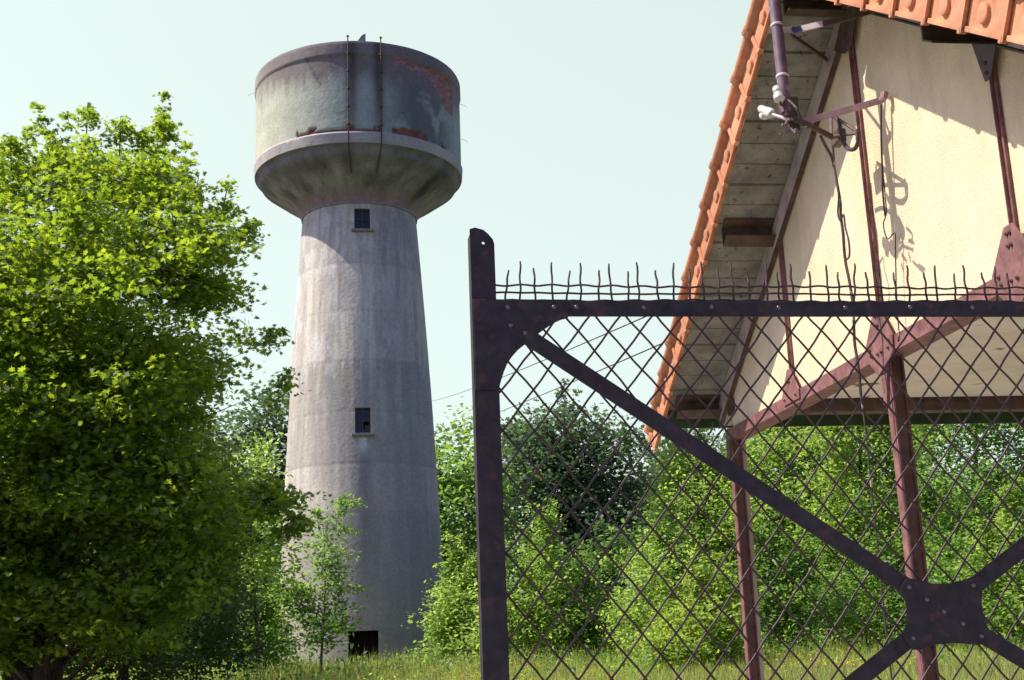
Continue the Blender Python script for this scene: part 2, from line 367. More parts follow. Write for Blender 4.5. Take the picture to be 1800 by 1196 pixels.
def shaft_col(TH, Z, R):
    x = TH * 3.2
    big = fbm(x * .5 + 40, Z * .35 + 7, 3); st = fbm(x * 5 + 90, Z * .35 + 3, 11, 5); fine = fbm(x * 6 + 9, Z * 6, 21)
    wash = fbm(x * 2.2 + 5, Z * .9 + 50, 31, 5)
    base = np.array([0.52, 0.47, 0.39]); c = np.ones(TH.shape + (3,)) * base
    lev = np.searchsorted(np.array(pz), Z); tone = np.array([.70, .74, .76, 1.02, .84, .82, 1.16, 1.24, 1.0, 1, 1])[np.clip(lev, 0, 10)]
    c *= (tone * (.66 + .2 * big + .48 * st))[..., None]
    # pale lime runs below each pour joint and high up
    for z0, amp in zip(pz, (.1, .1, .1, .25, .35, .8, .8, .6)):
        d = z0 - Z; m = np.where(d > 0, np.exp(-d / 1.1), 0) * sstep(.5, .72, st) * amp
        m2 = np.exp(-(d / .1) ** 2) * .25 * sstep(.35, .6, wash)
        c = c * (1 - (m)[..., None]) + np.array([.70, .69, .62]) * m[..., None]
        c = c * (1 - (m2)[..., None]) + np.array([.62, .57, .53]) * m2[..., None]
        l = np.exp(-((d + .05) / .045) ** 2) * .2; c *= (1 - l)[..., None]
    # large uneven weathering fields, browner and greyer, not tied to the joints
    f1 = sstep(.42, .66, fbm(x * .8 + 11, Z * .28 + 2, 101, 5)) * .5; c = c * (1 - f1[..., None]) + np.array([.40, .34, .33]) * f1[..., None]
    f2 = sstep(.5, .72, fbm(x * 4 + 61, Z * .22 + 9, 111, 5)) * sstep(6, 14, Z) * .55; c = c * (1 - f2[..., None]) + np.array([.30, .285, .31]) * f2[..., None]
    f3 = sstep(.56, .66, fbm(x * 2.6 + 31, Z * 1.3 + 19, 121, 6)) * sstep(9, 16, Z) * .5; c = c * (1 - f3[..., None]) + np.array([.70, .68, .63]) * f3[..., None]
    hi = sstep(ZN - 6.5, ZN - 1.0, Z); m = hi * sstep(.45, .7, wash) * .5
    c = c * (1 - m[..., None]) + np.array([.62, .62, .60]) * m[..., None]
    dk = hi * sstep(.5, .75, fbm(x * 3 + 77, Z * .5, 61)) * .55
    c = c * (1 - dk[..., None]) + np.array([.20, .19, .22]) * dk[..., None]
    # shade deepened in the colour of the right side; blotchy darker foot
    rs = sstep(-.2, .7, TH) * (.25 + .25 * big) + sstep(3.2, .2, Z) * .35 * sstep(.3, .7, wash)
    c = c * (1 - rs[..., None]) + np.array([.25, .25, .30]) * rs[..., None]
    # stain under the lower window, lime under its sill
    tw = (holes[1][0] + holes[1][1]) / 2; d = holes[1][2] - .15 - Z
    m = np.exp(-((TH - tw) / .055) ** 4) * sstep(0, .05, d) * sstep(1.0, .1, d) * sstep(.3, .55, st + .15); c = c * (1 - .8 * m[..., None]) + np.array([.75, .75, .72]) * .8 * m[..., None]
    m = np.exp(-((TH - tw - .02) / .09) ** 2) * sstep(.4, 1.2, d) * sstep(7.5, 1.5, d) * .5; c = c * (1 - m[..., None]) + np.array([.14, .11, .13]) * m[..., None]
    c *= (.93 + .14 * fine)[..., None]
    return c
def keep(t, z):
    return not any(h[0] < t < h[1] and h[2] < z < h[3] for h in holes)
def shaft_disp(TH, Z, R):
    d = .012 * (fbm(TH * 9 + 3, Z * 2, 5) - .5)
    for i, z0 in enumerate(pz): d = d - .006 * np.exp(-((Z - z0) / .05) ** 2)
    return d
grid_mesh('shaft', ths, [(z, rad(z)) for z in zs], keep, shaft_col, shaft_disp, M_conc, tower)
# reveals, frames, panes, sills
class LocalMB(MB): pass
def wpt(t, z, r): return TC + ring_pt(t, z, r)
M_rev = mat('reveal_concrete', (0.30, 0.27, 0.27), .9, 0, .1, .3, 5, .2, 30)
for hi_, (t0, t1, z0, z1) in enumerate(holes):
    b = MB(); dep = .32 if hi_ < 2 else .5
    q = [(t0, z0), (t1, z0), (t1, z1), (t0, z1)]
    for i in range(4):
        (a, za), (c, zc) = q[i], q[(i + 1) % 4]
        A_, B_ = wpt(a, za, rad(za) - .004), wpt(c, zc, rad(zc) - .004); inn = -tdir * dep
        n0 = len(b.v); b.v += [tuple(A_), tuple(B_), tuple(B_ + inn), tuple(A_ + inn)]; b.f.append((n0, n0 + 1, n0 + 2, n0 + 3))
    wn = b.build('window' if hi_ < 2 else 'doorway', M_rev, tower)
    if hi_ == 0: tag(wn, 'small upper window under the tank')
    if hi_ == 1: tag(wn, 'lower window with a lime streak under its sill')
    c00 = wpt(t0, z0, rad(z0)); c10 = wpt(t1, z0, rad(z0)); c01 = wpt(t0, z1, rad(z1)); ex = c10 - c00; ez = c01 - c00
    back = -tdir * (dep * .55)
    if hi_ < 2:
        W = np.linalg.norm(ex); H = np.linalg.norm(ez); ux = ex / W; uz = ez / H; fr = MB(); o = c00 + back; th = tdir * .05
        for (a, wd, bb, hh) in ((0, .06, 0, H), (W - .06, .06, 0, H), (W / 2 - .022, .044, .06, H - .12)):
            fr.box(o + ux * a + uz * bb, ux * wd, uz * hh, th)
        for bb in ((0), (H * .47), (H - .06)):
            fr.box(o + ux * .06 + uz * bb + tdir * .003, ux * (W - .12), uz * (.06 if bb != H * .47 else .045), th)
        fr.build('frame', M_frame, wn)
        pn = MB(); 
        for ix in range(2):
            for iz in range(2):
                if hi_ == 1 and ix == 1 and iz == 0:
                    # broken pane
                    pa = [o + ux * (W * .5 + .02) + uz * .05, o + ux * (W - .06) + uz * .05, o + ux * (W - .06) + uz * H * .45, o + ux * (W * .8) + uz * H * .3, o + ux * (W * .66) + uz * H * .38]
                    pn.poly(pa, tdir * .004)
                else:
                    pn.box(o + ux * (.05 + ix * (W / 2 - .05)) + uz * (.05 + iz * (H / 2 - .05)) + tdir * .01, ux * (W / 2 - .05), uz * (H / 2 - .05), tdir * .004)
        pn.build('pane', M_glass, wn)
        sb = MB().box(c00 - ux * .14 - uz * .12 - tdir * .2, ux * (W + .28), tdir * .36, uz * .11); sb.build('sill', M_rev, wn, bevel=.01)
    else:
        W = np.linalg.norm(ex); ux = ex / W
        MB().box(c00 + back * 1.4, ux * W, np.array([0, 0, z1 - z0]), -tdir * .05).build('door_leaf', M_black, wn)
        lb = MB().box(wpt(t0, z1, rad(z1)) - ux * .12 - tdir * .2, ux * (W + .24), tdir * .235, np.array([0, 0, .16])); lb.build('lintel', M_rev, wn)
# tank
ztl, rt1 = zr(455, 809, 165)       # body below cornice
zb, rb = zr(454.5, 815, 318)
zc0, rc0 = zr(534, 735, 384)
zrim, rrim = zr(455, 811, 150)
zcb = zr(455, 811, 196)[0]
zring = cyl_of_px(632, 250, lambda z: rb)[1]
zringt = cyl_of_px(632, 232, lambda z: rb)[1]
ztop_ = cyl_of_px(637, 71.5, lambda z: rt1 + .06)[1]
zcorn = cyl_of_px(560, 100, lambda z: rt1 + .1)[1]
zneck = cyl_of_px(637, 354, lambda z: rad(ZN) + .1)[1]; zneck2 = cyl_of_px(637, 344, lambda z: rad(ZN) + .2)[1]
print('tank z', ztop_, zcorn, zringt, zring, zneck2, zneck, 'r', rt1, rb, rc0, 'shaft', rad(0), rad(ZN), 'ZN', ZN)
RB = rt1 - .02; RR = rb
def dense(pts, st):
    out = []
    for a, b_ in zip(pts, pts[1:]):
        n = max(1, int(np.hypot(b_[0] - a[0], b_[1] - a[1]) / st))
        out += [(a[0] + (b_[0] - a[0]) * i / n, a[1] + (b_[1] - a[1]) * i / n) for i in range(n)]
    return out + [pts[-1]]
prof_cone = dense([(zneck, rad(zneck) + .03), (zneck2, rad(zneck) + .14), (zneck2 + .3, rad(zneck) + .42), (zring - 1.0, RR - 1.15), (zring - .4, RR - .3), (zring - .06, RR - .12), (zring - .015, RR - .03), (zring, RR - .0)], .12)
prof_tank = dense([(zring, RR - .0), (zringt - .04, RB + .07), (zringt + .02, RB + .01), (zcorn - .05, RB + .01), (zcorn, RB + .02), (zcorn + .06, RB + .065), (ztop_ - .1, RB + .065), (ztop_, RB + .03), (ztop_ + .02, RB - .4), (ztop_ + .75, 0.01)], .085)
rf = lambda z: RB
bpoly = [(688, 103), (715, 106), (735, 112), (765, 124), (788, 140), (795, 156), (797, 178), (796, 203), (790, 196), (775, 186), (774, 166), (763, 146), (742, 130), (718, 120), (697, 112)]
bth = [cyl_of_px(min(x, 795), y, rf) for x, y in bpoly]
strips = [((522, 249), (560, 238), (600, 232), (671, 232)), ((690, 234), (720, 240), (752, 250))]
def tank_masks(TH, Z):
    jx = TH + .03 * (fbm(TH * 9 + 50, Z * 3 + 4, 71) - .5) * 2; jz = Z + .35 * (fbm(TH * 9 + 10, Z * 3 + 40, 81) - .5) * 2
    m = inpoly(jx, jz, bth)
    # thin ragged brick courses just above the ring
    rag = fbm(TH * 14, Z * 2, 91)
    s1 = (TH > cyl_of_px(522, 245, rf)[0]) & (TH < cyl_of_px(671, 235, rf)[0]); s2 = (TH > cyl_of_px(690, 235, rf)[0]) & (TH < cyl_of_px(752, 245, rf)[0])
    s3 = (TH > cyl_of_px(775, 255, rf)[0]) & (TH < cyl_of_px(783, 255, rf)[0])
    hgt = .10 + .16 * (rag > .55) + .2 * ((TH > .38) & (TH < .6)) * rag + .12 * ((TH > -.38) & (TH < -.2)) * rag
    m2 = (s1 | s2 | s3) & (Z > zringt + .03) & (Z < zringt + .03 + hgt)
    return m, m2
def tank_col(TH, Z, R):
    x = TH * 4.4
    big = fbm(x * .6 + 40, Z * .5 + 7, 13); st = fbm(x * 3.5 + 90, Z * .4 + 3, 14, 5); cl = fbm(x * 1.7 + 20, Z * 1.7, 24, 5); fine = fbm(x * 6, Z * 6, 22)
    c = np.ones(TH.shape + (3,)) * np.array([.54, .55, .42])
    c *= (.82 + .36 * (cl - .3))[..., None]
    # bluish shade and staining put into the right side's colour, plus soot
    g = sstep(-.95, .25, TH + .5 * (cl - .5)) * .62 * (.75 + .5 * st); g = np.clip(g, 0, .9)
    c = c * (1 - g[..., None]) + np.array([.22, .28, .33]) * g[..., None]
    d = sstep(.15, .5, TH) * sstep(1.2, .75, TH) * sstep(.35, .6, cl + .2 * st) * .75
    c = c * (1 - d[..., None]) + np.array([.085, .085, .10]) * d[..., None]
    # sooty top band running down in tongues
    top = sstep(1.7, .1, (zcorn - Z) + 1.3 * (st - .5)) * (.75 * sstep(-1.7, -.3, TH) + .45)
    top = np.clip(top, 0, .85)
    c = c * (1 - top[..., None]) + (np.array([.19, .155, .16]) + .1 * (cl - .5)[..., None]) * top[..., None]
    # streaks under both rods
    for px in (617, 663):
        t0 = cyl_of_px(px, 150, rf)[0]; m = np.exp(-((TH - t0 - .01) / .05) ** 2) * (.65 + .4 * st) * sstep(zringt - 1.6, zcorn, Z + .8)
        m = np.clip(m, 0, .9); c = c * (1 - m[..., None]) + np.array([.075, .06, .065]) * m[..., None]
    # ring
    r = sstep(zringt + .05, zringt, Z); rc = np.array([.44, .40, .38]) * (.75 + .5 * cl)[..., None]
    rg = .35 * sstep(-.6, .3, TH); rc = rc * (1 - rg[..., None]) + np.array([.33, .34, .37]) * rg[..., None]
    c = c * (1 - r[..., None]) + rc * r[..., None]
    # crack
    a = cyl_of_px(537, 100, rf); b_ = cyl_of_px(563, 150, rf); t = np.clip((a[1] - Z) / (a[1] - b_[1]), 0, 1); tt = a[0] + (b_[0] - a[0]) * t + .015 * (fbm(Z * 5, Z * 0, 3) - .5)
    m = (np.abs(TH - tt) < .006) & (Z < a[1]) & (Z > b_[1]); c[m] *= .45
    m, m2 = tank_masks(TH, Z)
    brick = np.array([.29, .155, .15]) * (.7 + .6 * fbm(x * 5, Z * 9, 44))[..., None]
    brick = brick * (.75 + .6 * vnoise(TH * 30, Z * 12, 45))[..., None]
    c = np.where(m[..., None], brick, c)
    c = np.where(m2[..., None], np.array([.16, .06, .05]) * (.5 + 1.0 * fbm(x * 6, Z * 5, 54))[..., None] * 1.3, c)
    # pale edge of broken render
    c *= (.93 + .14 * fine)[..., None]
    return c
def tank_disp(TH, Z, R):
    m, m2 = tank_masks(TH, Z); a = (R > RB - .1)
    return (-.05 * m - .07 * m2 + .02 * (fbm(TH * 12, Z * 2.5, 6) - .5)) * a
def cone_col(TH, Z, R):
    x = TH * 4; cl = fbm(x * 2 + 3, Z * 2, 15, 5); st = fbm(x * 6, Z * .7, 16)
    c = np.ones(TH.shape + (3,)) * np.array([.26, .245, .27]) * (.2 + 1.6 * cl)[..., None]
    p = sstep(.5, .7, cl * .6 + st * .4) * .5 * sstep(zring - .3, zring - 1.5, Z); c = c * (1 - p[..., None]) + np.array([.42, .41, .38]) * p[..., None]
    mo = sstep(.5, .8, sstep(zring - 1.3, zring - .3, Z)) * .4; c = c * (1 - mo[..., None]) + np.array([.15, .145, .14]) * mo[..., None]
    pk = sstep(zneck2 + .45, zneck2 + .1, Z) * .7; c = c * (1 - pk[..., None]) + np.array([.34, .22, .235]) * pk[..., None]
    r = sstep(zring - .01, zring, Z); c = c * (1 - r[..., None]) + np.array([.42, .39, .38]) * (.8 + .4 * cl)[..., None] * r[..., None]
    # dark patch on the right
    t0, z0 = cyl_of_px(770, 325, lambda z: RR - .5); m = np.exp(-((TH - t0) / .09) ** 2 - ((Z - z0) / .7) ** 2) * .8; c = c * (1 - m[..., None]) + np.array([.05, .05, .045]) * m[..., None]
    return c
tth = np.linspace(-pi, pi, 481)[:-1]
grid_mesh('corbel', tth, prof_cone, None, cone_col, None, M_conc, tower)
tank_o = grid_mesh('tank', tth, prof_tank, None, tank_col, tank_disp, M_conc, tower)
# collar shadow line at the neck
MB().lathe(TC + [0, 0, zneck - .06], [0, 0, 1], [(0, rad(zneck) + .0), (0, rad(zneck) + .06), (.1, rad(zneck) + .07), (.1, rad(zneck) - .05)], 96).build('neck_collar', M_rev, tower, smooth=True)
# two rods down the front
for px in (617, 663):
    t0, zb_ = cyl_of_px(px, 303, lambda z: RR - .9)
    path = [wpt(t0, ztop_ + .17, RB + .19), wpt(t0, ztop_, RB + .18), wpt(t0, zcorn, RB + .19), wpt(t0, zringt + .3, RB + .12), wpt(t0, zring + .02, RR + .07), wpt(t0, zring - .35, RR - .16), wpt(t0, zring - 1.0, RR - 1.07)]
    m = MB().tube(path, .028, 8)
    for zz in np.linspace(zringt + .3, zcorn, 5): m.lathe(wpt(t0, zz, RB + .15), [0, 0, 1], [(0, .07), (.08, .07)], 8)
    m.lathe(wpt(t0, ztop_ + .1, RB + .19), [0, 0, 1], [(0, .02), (.03, .06), (.07, .06), (.1, .02)], 8)
    m.build('rod', M_darksteel, tower, smooth=True)
fin = wpt(-.01, ztop_ + .0, RB - .05)
MB().poly([fin, fin + tright * .38, fin + tright * .38 + np.array([0, 0, .42]), fin + tright * .2 + np.array([0, 0, .3])], -tdir * .08).build('roof_fin', M_rev, tower)
for (x, y, dx, dy) in ((447, 175, 10, 2), (812, 176, 8, 3), (808, 238, 12, 4)):
    r0 = RB; sgn = -1 if x < 600 else 1; zz = atY(x, y, TY)[2]
    MB().tube([wpt(sgn * 1.52, zz, RB - .1), wpt(sgn * 1.55, zz - .05, RB + .25), wpt(sgn * 1.57, zz - .1, RB + .38)], .008, 5).build('rebar_stub', M_darksteel, tower)

# ------------------------------------------------------------------ gabled shed on posts
K = 0.7                                       # true size of the shed frame
hA = np.array([2.79537848, 14.58539839, 4.0]); hu = np.array([0.13058437, -0.9914372, 0.0]); hn = np.array([-0.9914372, -0.13058437, 0.0])
def B(s, w_, z):
    P = hA + hu * s + hn * w_; P = np.array([P[0], P[1], z]); return C0 + K * (P - C0)
def bpx(x, y, w_=0.0):
    """point at distance w_ in front of the gable wall seen at a pixel"""
    d = ray(x, y); P0 = hA + hn * w_; P = C0 + d * (((P0 - C0) @ hn) / (d @ hn)); return C0 + K * (P - C0)
ZG = 1.6 - 1.6 / K                            # ground level in frame units
MID = 3.96; ZV = np.array([0, 0, 1.0])
shed = empty('gabled_shed', B(MID, 0, ZG), 'open steel shed with cream roughcast gable, orange verge tiles and maroon frame', 'building')
MR = 4.1                                      # ridge; the near slope is a little steeper
zs_ = lambda s: 7.484 - (.6 if s < MR else .66) * abs(s - MR)     # soffit underside
zw = lambda s: zs_(s) - .28 - .06 * min(1, max(0, (s - MR) / 1.5))      # top of wall
S0, S1 = -.75, 8.67
SE0, SE1 = -1.3, 9.22                         # eaves
DEEP = -8.5
# plaster gable
MB().poly([B(S0 + .1, 0, 3.93), B(S0 + .1, 0, zw(S0) + .1), B(MR, 0, zw(MR) + .1), B(S1 - .1, 0, zw(S1) + .1), B(S1 - .1, 0, 3.93)], -hn * .10 * K).build('gable_wall', M_plaster, shed)
MB().poly([B(S0 + .1, DEEP, 3.93), B(S0 + .1, DEEP, zw(S0) + .1), B(MR, DEEP, zw(MR) + .1), B(S1 - .1, DEEP, zw(S1) + .1), B(S1 - .1, DEEP, 3.93)], hn * .10 * K).build('gable_wall', M_plaster, shed)
# rafters at the head of the wall: pale web and dark lower angle
for sg, se in ((-1, SE0 + .25), (1, SE1 - .25)):
    a, b_ = MR, se
    MB().poly([B(a, .05, zw(a) - .01), B(b_, .05, zw(b_) - .01), B(b_, .05, zs_(b_) - .012), B(a, .05, zs_(a) - .012)], -hn * .16 * K).build('rafter', M_band, shed)
    MB().poly([B(a, .062, zw(a) - .04), B(b_, .062, zw(b_) - .04), B(b_, .062, zw(b_) - .022), B(a, .062, zw(a) - .022)], -hn * .05 * K).build('rafter_flange', M_darksteel, shed)
# soffit boards, laid across the overhang
for sg in (-1, 1):
    L_ = abs((SE0 if sg < 0 else SE1) - MR); nb = int(L_ / .235)
    e1 = unit([*(hu[:2] * sg), -.6]) ; 
    sb = MB()
    for i in range(nb):
        s0 = MR + sg * (i * .235 + .008); s1 = MR + sg * ((i + 1) * .235 - .010); j = .006 * ((i * 7) % 3)
        sb.poly([B(s0, .71, zs_(s0) + j), B(s1, .71, zs_(s1) + j), B(s1, .71, zs_(s1) + .04), B(s0, .71, zs_(s0) + .04)], -hn * (.71 + .04) * K)
    sb.build('soffit_boards', M_board, shed)
# roof slopes
for sg, se in ((-1, SE0 - .06), (1, SE1 + .06)):
    a, b_ = MR, se
    MB().poly([B(a, .72, zs_(a) + .045), B(b_, .72, zs_(b_) + .045), B(b_, .72, zs_(b_) + .2), B(a, .72, zs_(a) + .2)], -hn * (.72 - DEEP + .7) * K).build('roof_slope', M_roof, shed)
    r = MB()
    for i in range(24):
        ww = .6 - i * .4
        r.tube([B(a, ww, zs_(a) + .2), B(b_, ww, zs_(b_) + .2)], .05 * K, 8)
    r.build('roof_ribs', M_roof, shed, smooth=True)
# ceiling, plates, eaves boards
cl = MB().poly([B(-.45, -.1, 4.33), B(8.5, -.1, 4.33), B(8.5, DEEP, 4.33), B(-.45, DEEP, 4.33)], [0, 0, .04]); cl.build('ceiling', M_ceil, shed)
for s0, s1, e in ((-.72, -.5, -1.25), (8.43, 8.6, 9.1)):
    MB().poly([B(s0, .03, 4.17), B(s1, .03, 4.17), B(s1, .03, 4.36), B(s0, .03, 4.36)], -hn * (.03 - DEEP) * K).build('wall_plate', M_darksteel, shed)
    MB().poly([B(e, .66, 4.11), B(e + .05, .66, 4.11), B(e + .05, .66, 4.34), B(e, .66, 4.34)], -hn * (.66 - DEEP + .6) * K).build('eaves_board', M_green, shed)
# bottom chord: lit vertical leg, dark underside flange
cb = MB().poly([B(S0 - .06, .055, 3.865), B(S1, .055, 3.865), B(S1, .055, 4.0), B(S0 - .06, .055, 4.0)], -hn * .02 * K)
cb.poly([B(S0 - .06, .035, 3.865), B(S1, .035, 3.865), B(S1, .035, 3.885), B(S0 - .06, .035, 3.885)], -hn * .2 * K); cb.build('bottom_chord', M_redsteel, shed)
# bars of the truss on the wall
def bar(s0, z0, s1, z1, wd=.07, w_=.03, th=.025, name='truss_bar', m=None):
    A_, B_ = B(s0, w_, z0), B(s1, w_, z1); d = unit(B_ - A_); nr = unit(np.cross(d, hn)) * wd / 2 * K
    b = MB().poly([A_ + nr, B_ + nr, B_ - nr, A_ - nr], -hn * th * K)
    b.poly([A_ + nr * .15, B_ + nr * .15, B_ - nr * .15, A_ - nr * .15], hn * .03 * K)
    return b.build(name, m or M_redsteel, shed, bevel=.002)
bar(MID, 4.1, MID, 6.95, .055)
bar(1.64, 4.05, 1.64, zw(1.64), .035)
bar(6.27, 4.1, 6.27, zw(6.27), .06)
bolt = None
def bolt_at(P, par):
    global bolt
    if bolt is None:
        bolt = MB().lathe((0, 0, 0), hn, [(0, .011), (.007, .011), (.008, .006), (.014, .006)], 6).build('bolt', M_darksteel, None); o = bolt; o.parent = par
    else:
        o = bolt.copy(); link(o); o.parent = par
    o.location = [float(q) for q in (P - parent_loc(par))]
def gusset(pts, bolts, label=None, m=None):
    o = MB().poly([B(s, .072, z) for s, z in pts], -hn * .014 * K).build('gusset_plate', m or M_redsteel, shed, bevel=.001)
    if label: tag(o, label)
    for s, z in bolts: bolt_at(B(s, .073, z), o)
for c_ in (MID, 6.27):
    gusset([(c_ - .3, 4.005), (c_ - .26, 3.87), (c_ - .1, 3.72), (c_ + .04, 3.72), (c_ + .26, 3.87), (c_ + .28, 4.005), (c_ + .06, 4.30), (c_ - .06, 4.30)],
           [(c_ - .02, 4.24), (c_ + .02, 4.24), (c_ - .02, 4.15), (c_ + .02, 4.15), (c_ - .2, 3.97), (c_ - .18, 3.91), (c_ + .2, 3.97), (c_ + .18, 3.91), (c_ - .04, 3.9), (c_ + .04, 3.9)])
gusset([(1.64 - .26, 4.0), (1.64 - .24, 3.9), (1.64 + .26, 3.9), (1.64 + .26, 4.0), (1.64 + .04, 4.26), (1.64 - .04, 4.26)], [(1.62, 4.12), (1.66, 4.12), (1.47, 3.95), (1.81, 3.95)])
gusset([(MID - .3, zw(MID - .3) + .02), (MID, zw(MID) + .1), (MID + .3, zw(MID + .3) + .02), (MID + .08, 6.82), (MID - .08, 6.82)], [(MID, 6.88), (MID, 6.98)], m=M_darksteel)
c_ = 6.27
gusset([(c_ - .17, zw(c_ - .17) + .02), (c_ + .17, zw(c_ + .17) + .02), (c_ + .04, 5.42), (c_ - .04, 5.42)], [(c_, 5.47), (c_, 5.55)], m=M_darksteel)
# posts: rolled I sections
def post(s, w_=0.0, hw=.115, label=None, top_=3.87, face=M_redsteel):
    b = MB(); t_ = .018
    z0, z1 = ZG, top_
    def bx_(sa, sb_, wa, wb, B_=None): (B_ or b).poly([B(sa, wa, z0), B(sb_, wa, z0), B(sb_, wb, z0), B(sa, wb, z0)], [0, 0, (z1 - z0) * K])
    bx_(s - hw, s + hw, w_ - .10, w_ - .10 + t_)
    bx_(s + hw * .3, s + hw * .3 + t_, w_ + .035 - t_ - .002, w_ - .10 + t_ + .002)
    o = b.build('post', M_post_shade, shed)
    b2 = MB(); bx_(s - hw, s + hw, w_ + .035, w_ + .035 - t_, b2); b2.build('post_flange', face, o)     # flange towards the sun, left lighter than the darkened body
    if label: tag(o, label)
    return o
post(MID + .02, .0, .062)
post(S0 + .03, .0, .055)
MB().poly([B(S0 - .06, -.102, ZG), B(S0 + .08, -.102, ZG), B(S0 + .08, -.150, ZG), B(S0 - .06, -.150, ZG)], [0, 0, (4.1 - ZG) * K]).build('post_board', M_wood, shed)
post(S1 - .05, .0)
for s in (S0 + .03, S1 - .05): post(s, DEEP + .3)
# brackets where posts meet the chord
for s in (MID + .02, S0 + .03):
    MB().poly([B(s - .08, .06, 3.45), B(s - .08, .06, 3.86), B(s + .1, .06, 3.86), B(s + .04, .06, 3.7), B(s - .02, .06, 3.45)], -hn * .02 * K).build('post_bracket', M_redsteel if s > 1 else M_darksteel, shed)
# purlin ends (channels) reaching out under the soffit
for s in (S0 - .28, 1.46, MID - .08, 6.42, 8.9):
    sg = -1 if s < MID - .2 else 1; zt = zs_(s) - .01
    if abs(s - MID) < .2: zt = zs_(MR - .1) - .03
    hp = .31 if abs(s - 6.42) < .1 else .2
    b = MB(); sl_ = -.6 * sg
    e = np.array([1, sl_]); n2 = 1 if sg < 0 else 1
    f = lambda ds, dz: (s + ds, zt + dz + (sl_ * ds if abs(s - MID) > .2 else 0))
    def q(pts): b.poly([B(a, .62, z) for a, z in pts], -hn * .66 * K)
    q([f(0, 0), f(.02, 0), f(.02, -hp), f(0, -hp)])
    q([f(.02, -hp + .015), f(.14, -hp + .015), f(.14, -hp), f(.02, -hp)])
    q([f(.02, 0), f(.14, 0), f(.14, -.015), f(.02, -.015)])
    b.build('purlin', M_darksteel, shed)
# verge tiles
def tile_parts(sg, i, label=None):
    sl_ = .6 if sg < 0 else .66; e1 = np.array([hu[0] * sg, hu[1] * sg, -sl_]); ln = np.linalg.norm(e1); e1 = e1 / ln; e2 = np.cross(hn, e1); e2 = e2 if e2[2] > 0 else -e2
    ps = .47 if sg < 0 else .455; pit = ps * ln
    O = np.array([0, 0, 0.]);
    s = (MID - .03 if sg < 0 else MR) + sg * (i * ps); base = B(s, .72, zs_(s) + .012 - .6 * 0)
    h = hn
    return base, e1 * K, e2 * K, h * K, pit
proto = {}
def verge_tile(sg, i, last=False):
    base, e1, e2, h, pit = tile_parts(sg, i)
    key = (sg, last)
    if key not in proto:
        b = MB(); L_ = pit + .03; y0, y1 = -.12, .17
        P = lambda a, y, w_: base + e1 * a + e2 * y + h * w_
        # slightly wedge shaped so each tile stands proud of the next below
        def slab(a0, a1, ya, yb, wa, wb, wt, t0=0., t1=0.):
            pts = [P(a0, ya, wa + t0), P(a1, ya, wa + t1), P(a1, yb, wb + t1), P(a0, yb, wb + t0)]
            b.poly(pts, h * -wt)
        slab(0, L_, y0, y1, .03, .03, .03, -.004, .012)                 # face
        slab(0, L_, y0, y0 + .035, .048, .048, .04, -.004, .012)          # bottom lip
        slab(L_ - .05, L_, y0 - .012, y1 + .01, .052, .052, .05, .004, .012)   # lower end rim
        slab(L_ - .07, L_ - .02, y0 - .02, y0 + .03, .052, .052, .05, .004, .012)
        # roll along the top
        n = 10; ring = []
        rp = []
        for k_ in range(n + 1):
            t = -pi / 2 + pi * 1.25 * k_ / n; rp.append((y1 + .055 + .065 * sin(t), .045 + .065 * cos(t)))
        for (a0, a1, gr) in ((0, L_ - .07, 0), (L_ - .075, L_ + .01, .014)):
            pts0 = [P(a0, y + (gr if y > y1 else 0), w_ + gr - .003) for y, w_ in rp] + [P(a0, y1 + .08, -.03), P(a0, y1 - .01, -.03)]
            pts1 = [P(a1, y + (gr if y > y1 else 0), w_ + gr + .01) for y, w_ in rp] + [P(a1, y1 + .08, -.03), P(a1, y1 - .01, -.03)]
            m0 = len(b.v); c = len(pts0); b.v += [tuple(p) for p in pts0 + pts1]
            b.f.append(tuple(range(m0, m0 + c))); b.f.append(tuple(range(m0 + 2 * c - 1, m0 + c - 1, -1)))
            for k_ in range(c):
                k2 = (k_ + 1) % c; b.f.append((m0 + k_, m0 + c + k_, m0 + c + k2, m0 + k2))
        # round boss with a flat head
        b.lathe(P(L_ * .45, .015, .03), h, [(0, .07 * K), (.028 * K, .066 * K), (.033 * K, .055 * K), (.034 * K, .03 * K)], 20)
        if last:
            b.lathe(P(L_ + .02, y1 - .04, -.02), h, [(0, .10 * K), (.07 * K, .10 * K), (.1 * K, .07 * K)], 20)
        o = b.build('verge_tile', M_tile, None, smooth=True, bevel=.002); o.parent = shed
        proto[key] = (o, base); o.location = [float(q) for q in -parent_loc(shed)]
        return o
    o0, b0 = proto[key]; o = o0.copy(); link(o); o.parent = shed
    o.location = [float(q) for q in (base - b0 - parent_loc(shed))]; return o
for i in range(12):
    for sg in (-1, 1): verge_tile(sg, i, i == 11)
# ridge roll
MB().tube([B(MR, .8, zs_(MR) + .25), B(MR, DEEP - .6, zs_(MR) + .25)], .11 * K, 14).build('ridge', M_roof, shed, smooth=True)
# little hook hanging from the eaves
MB().tube([bpx(1253, 742, .3), bpx(1253, 752, .3), bpx(1249, 760, .3), bpx(1244, 764, .3)], .009, 6).build('eaves_hook', M_darksteel, shed, smooth=True)

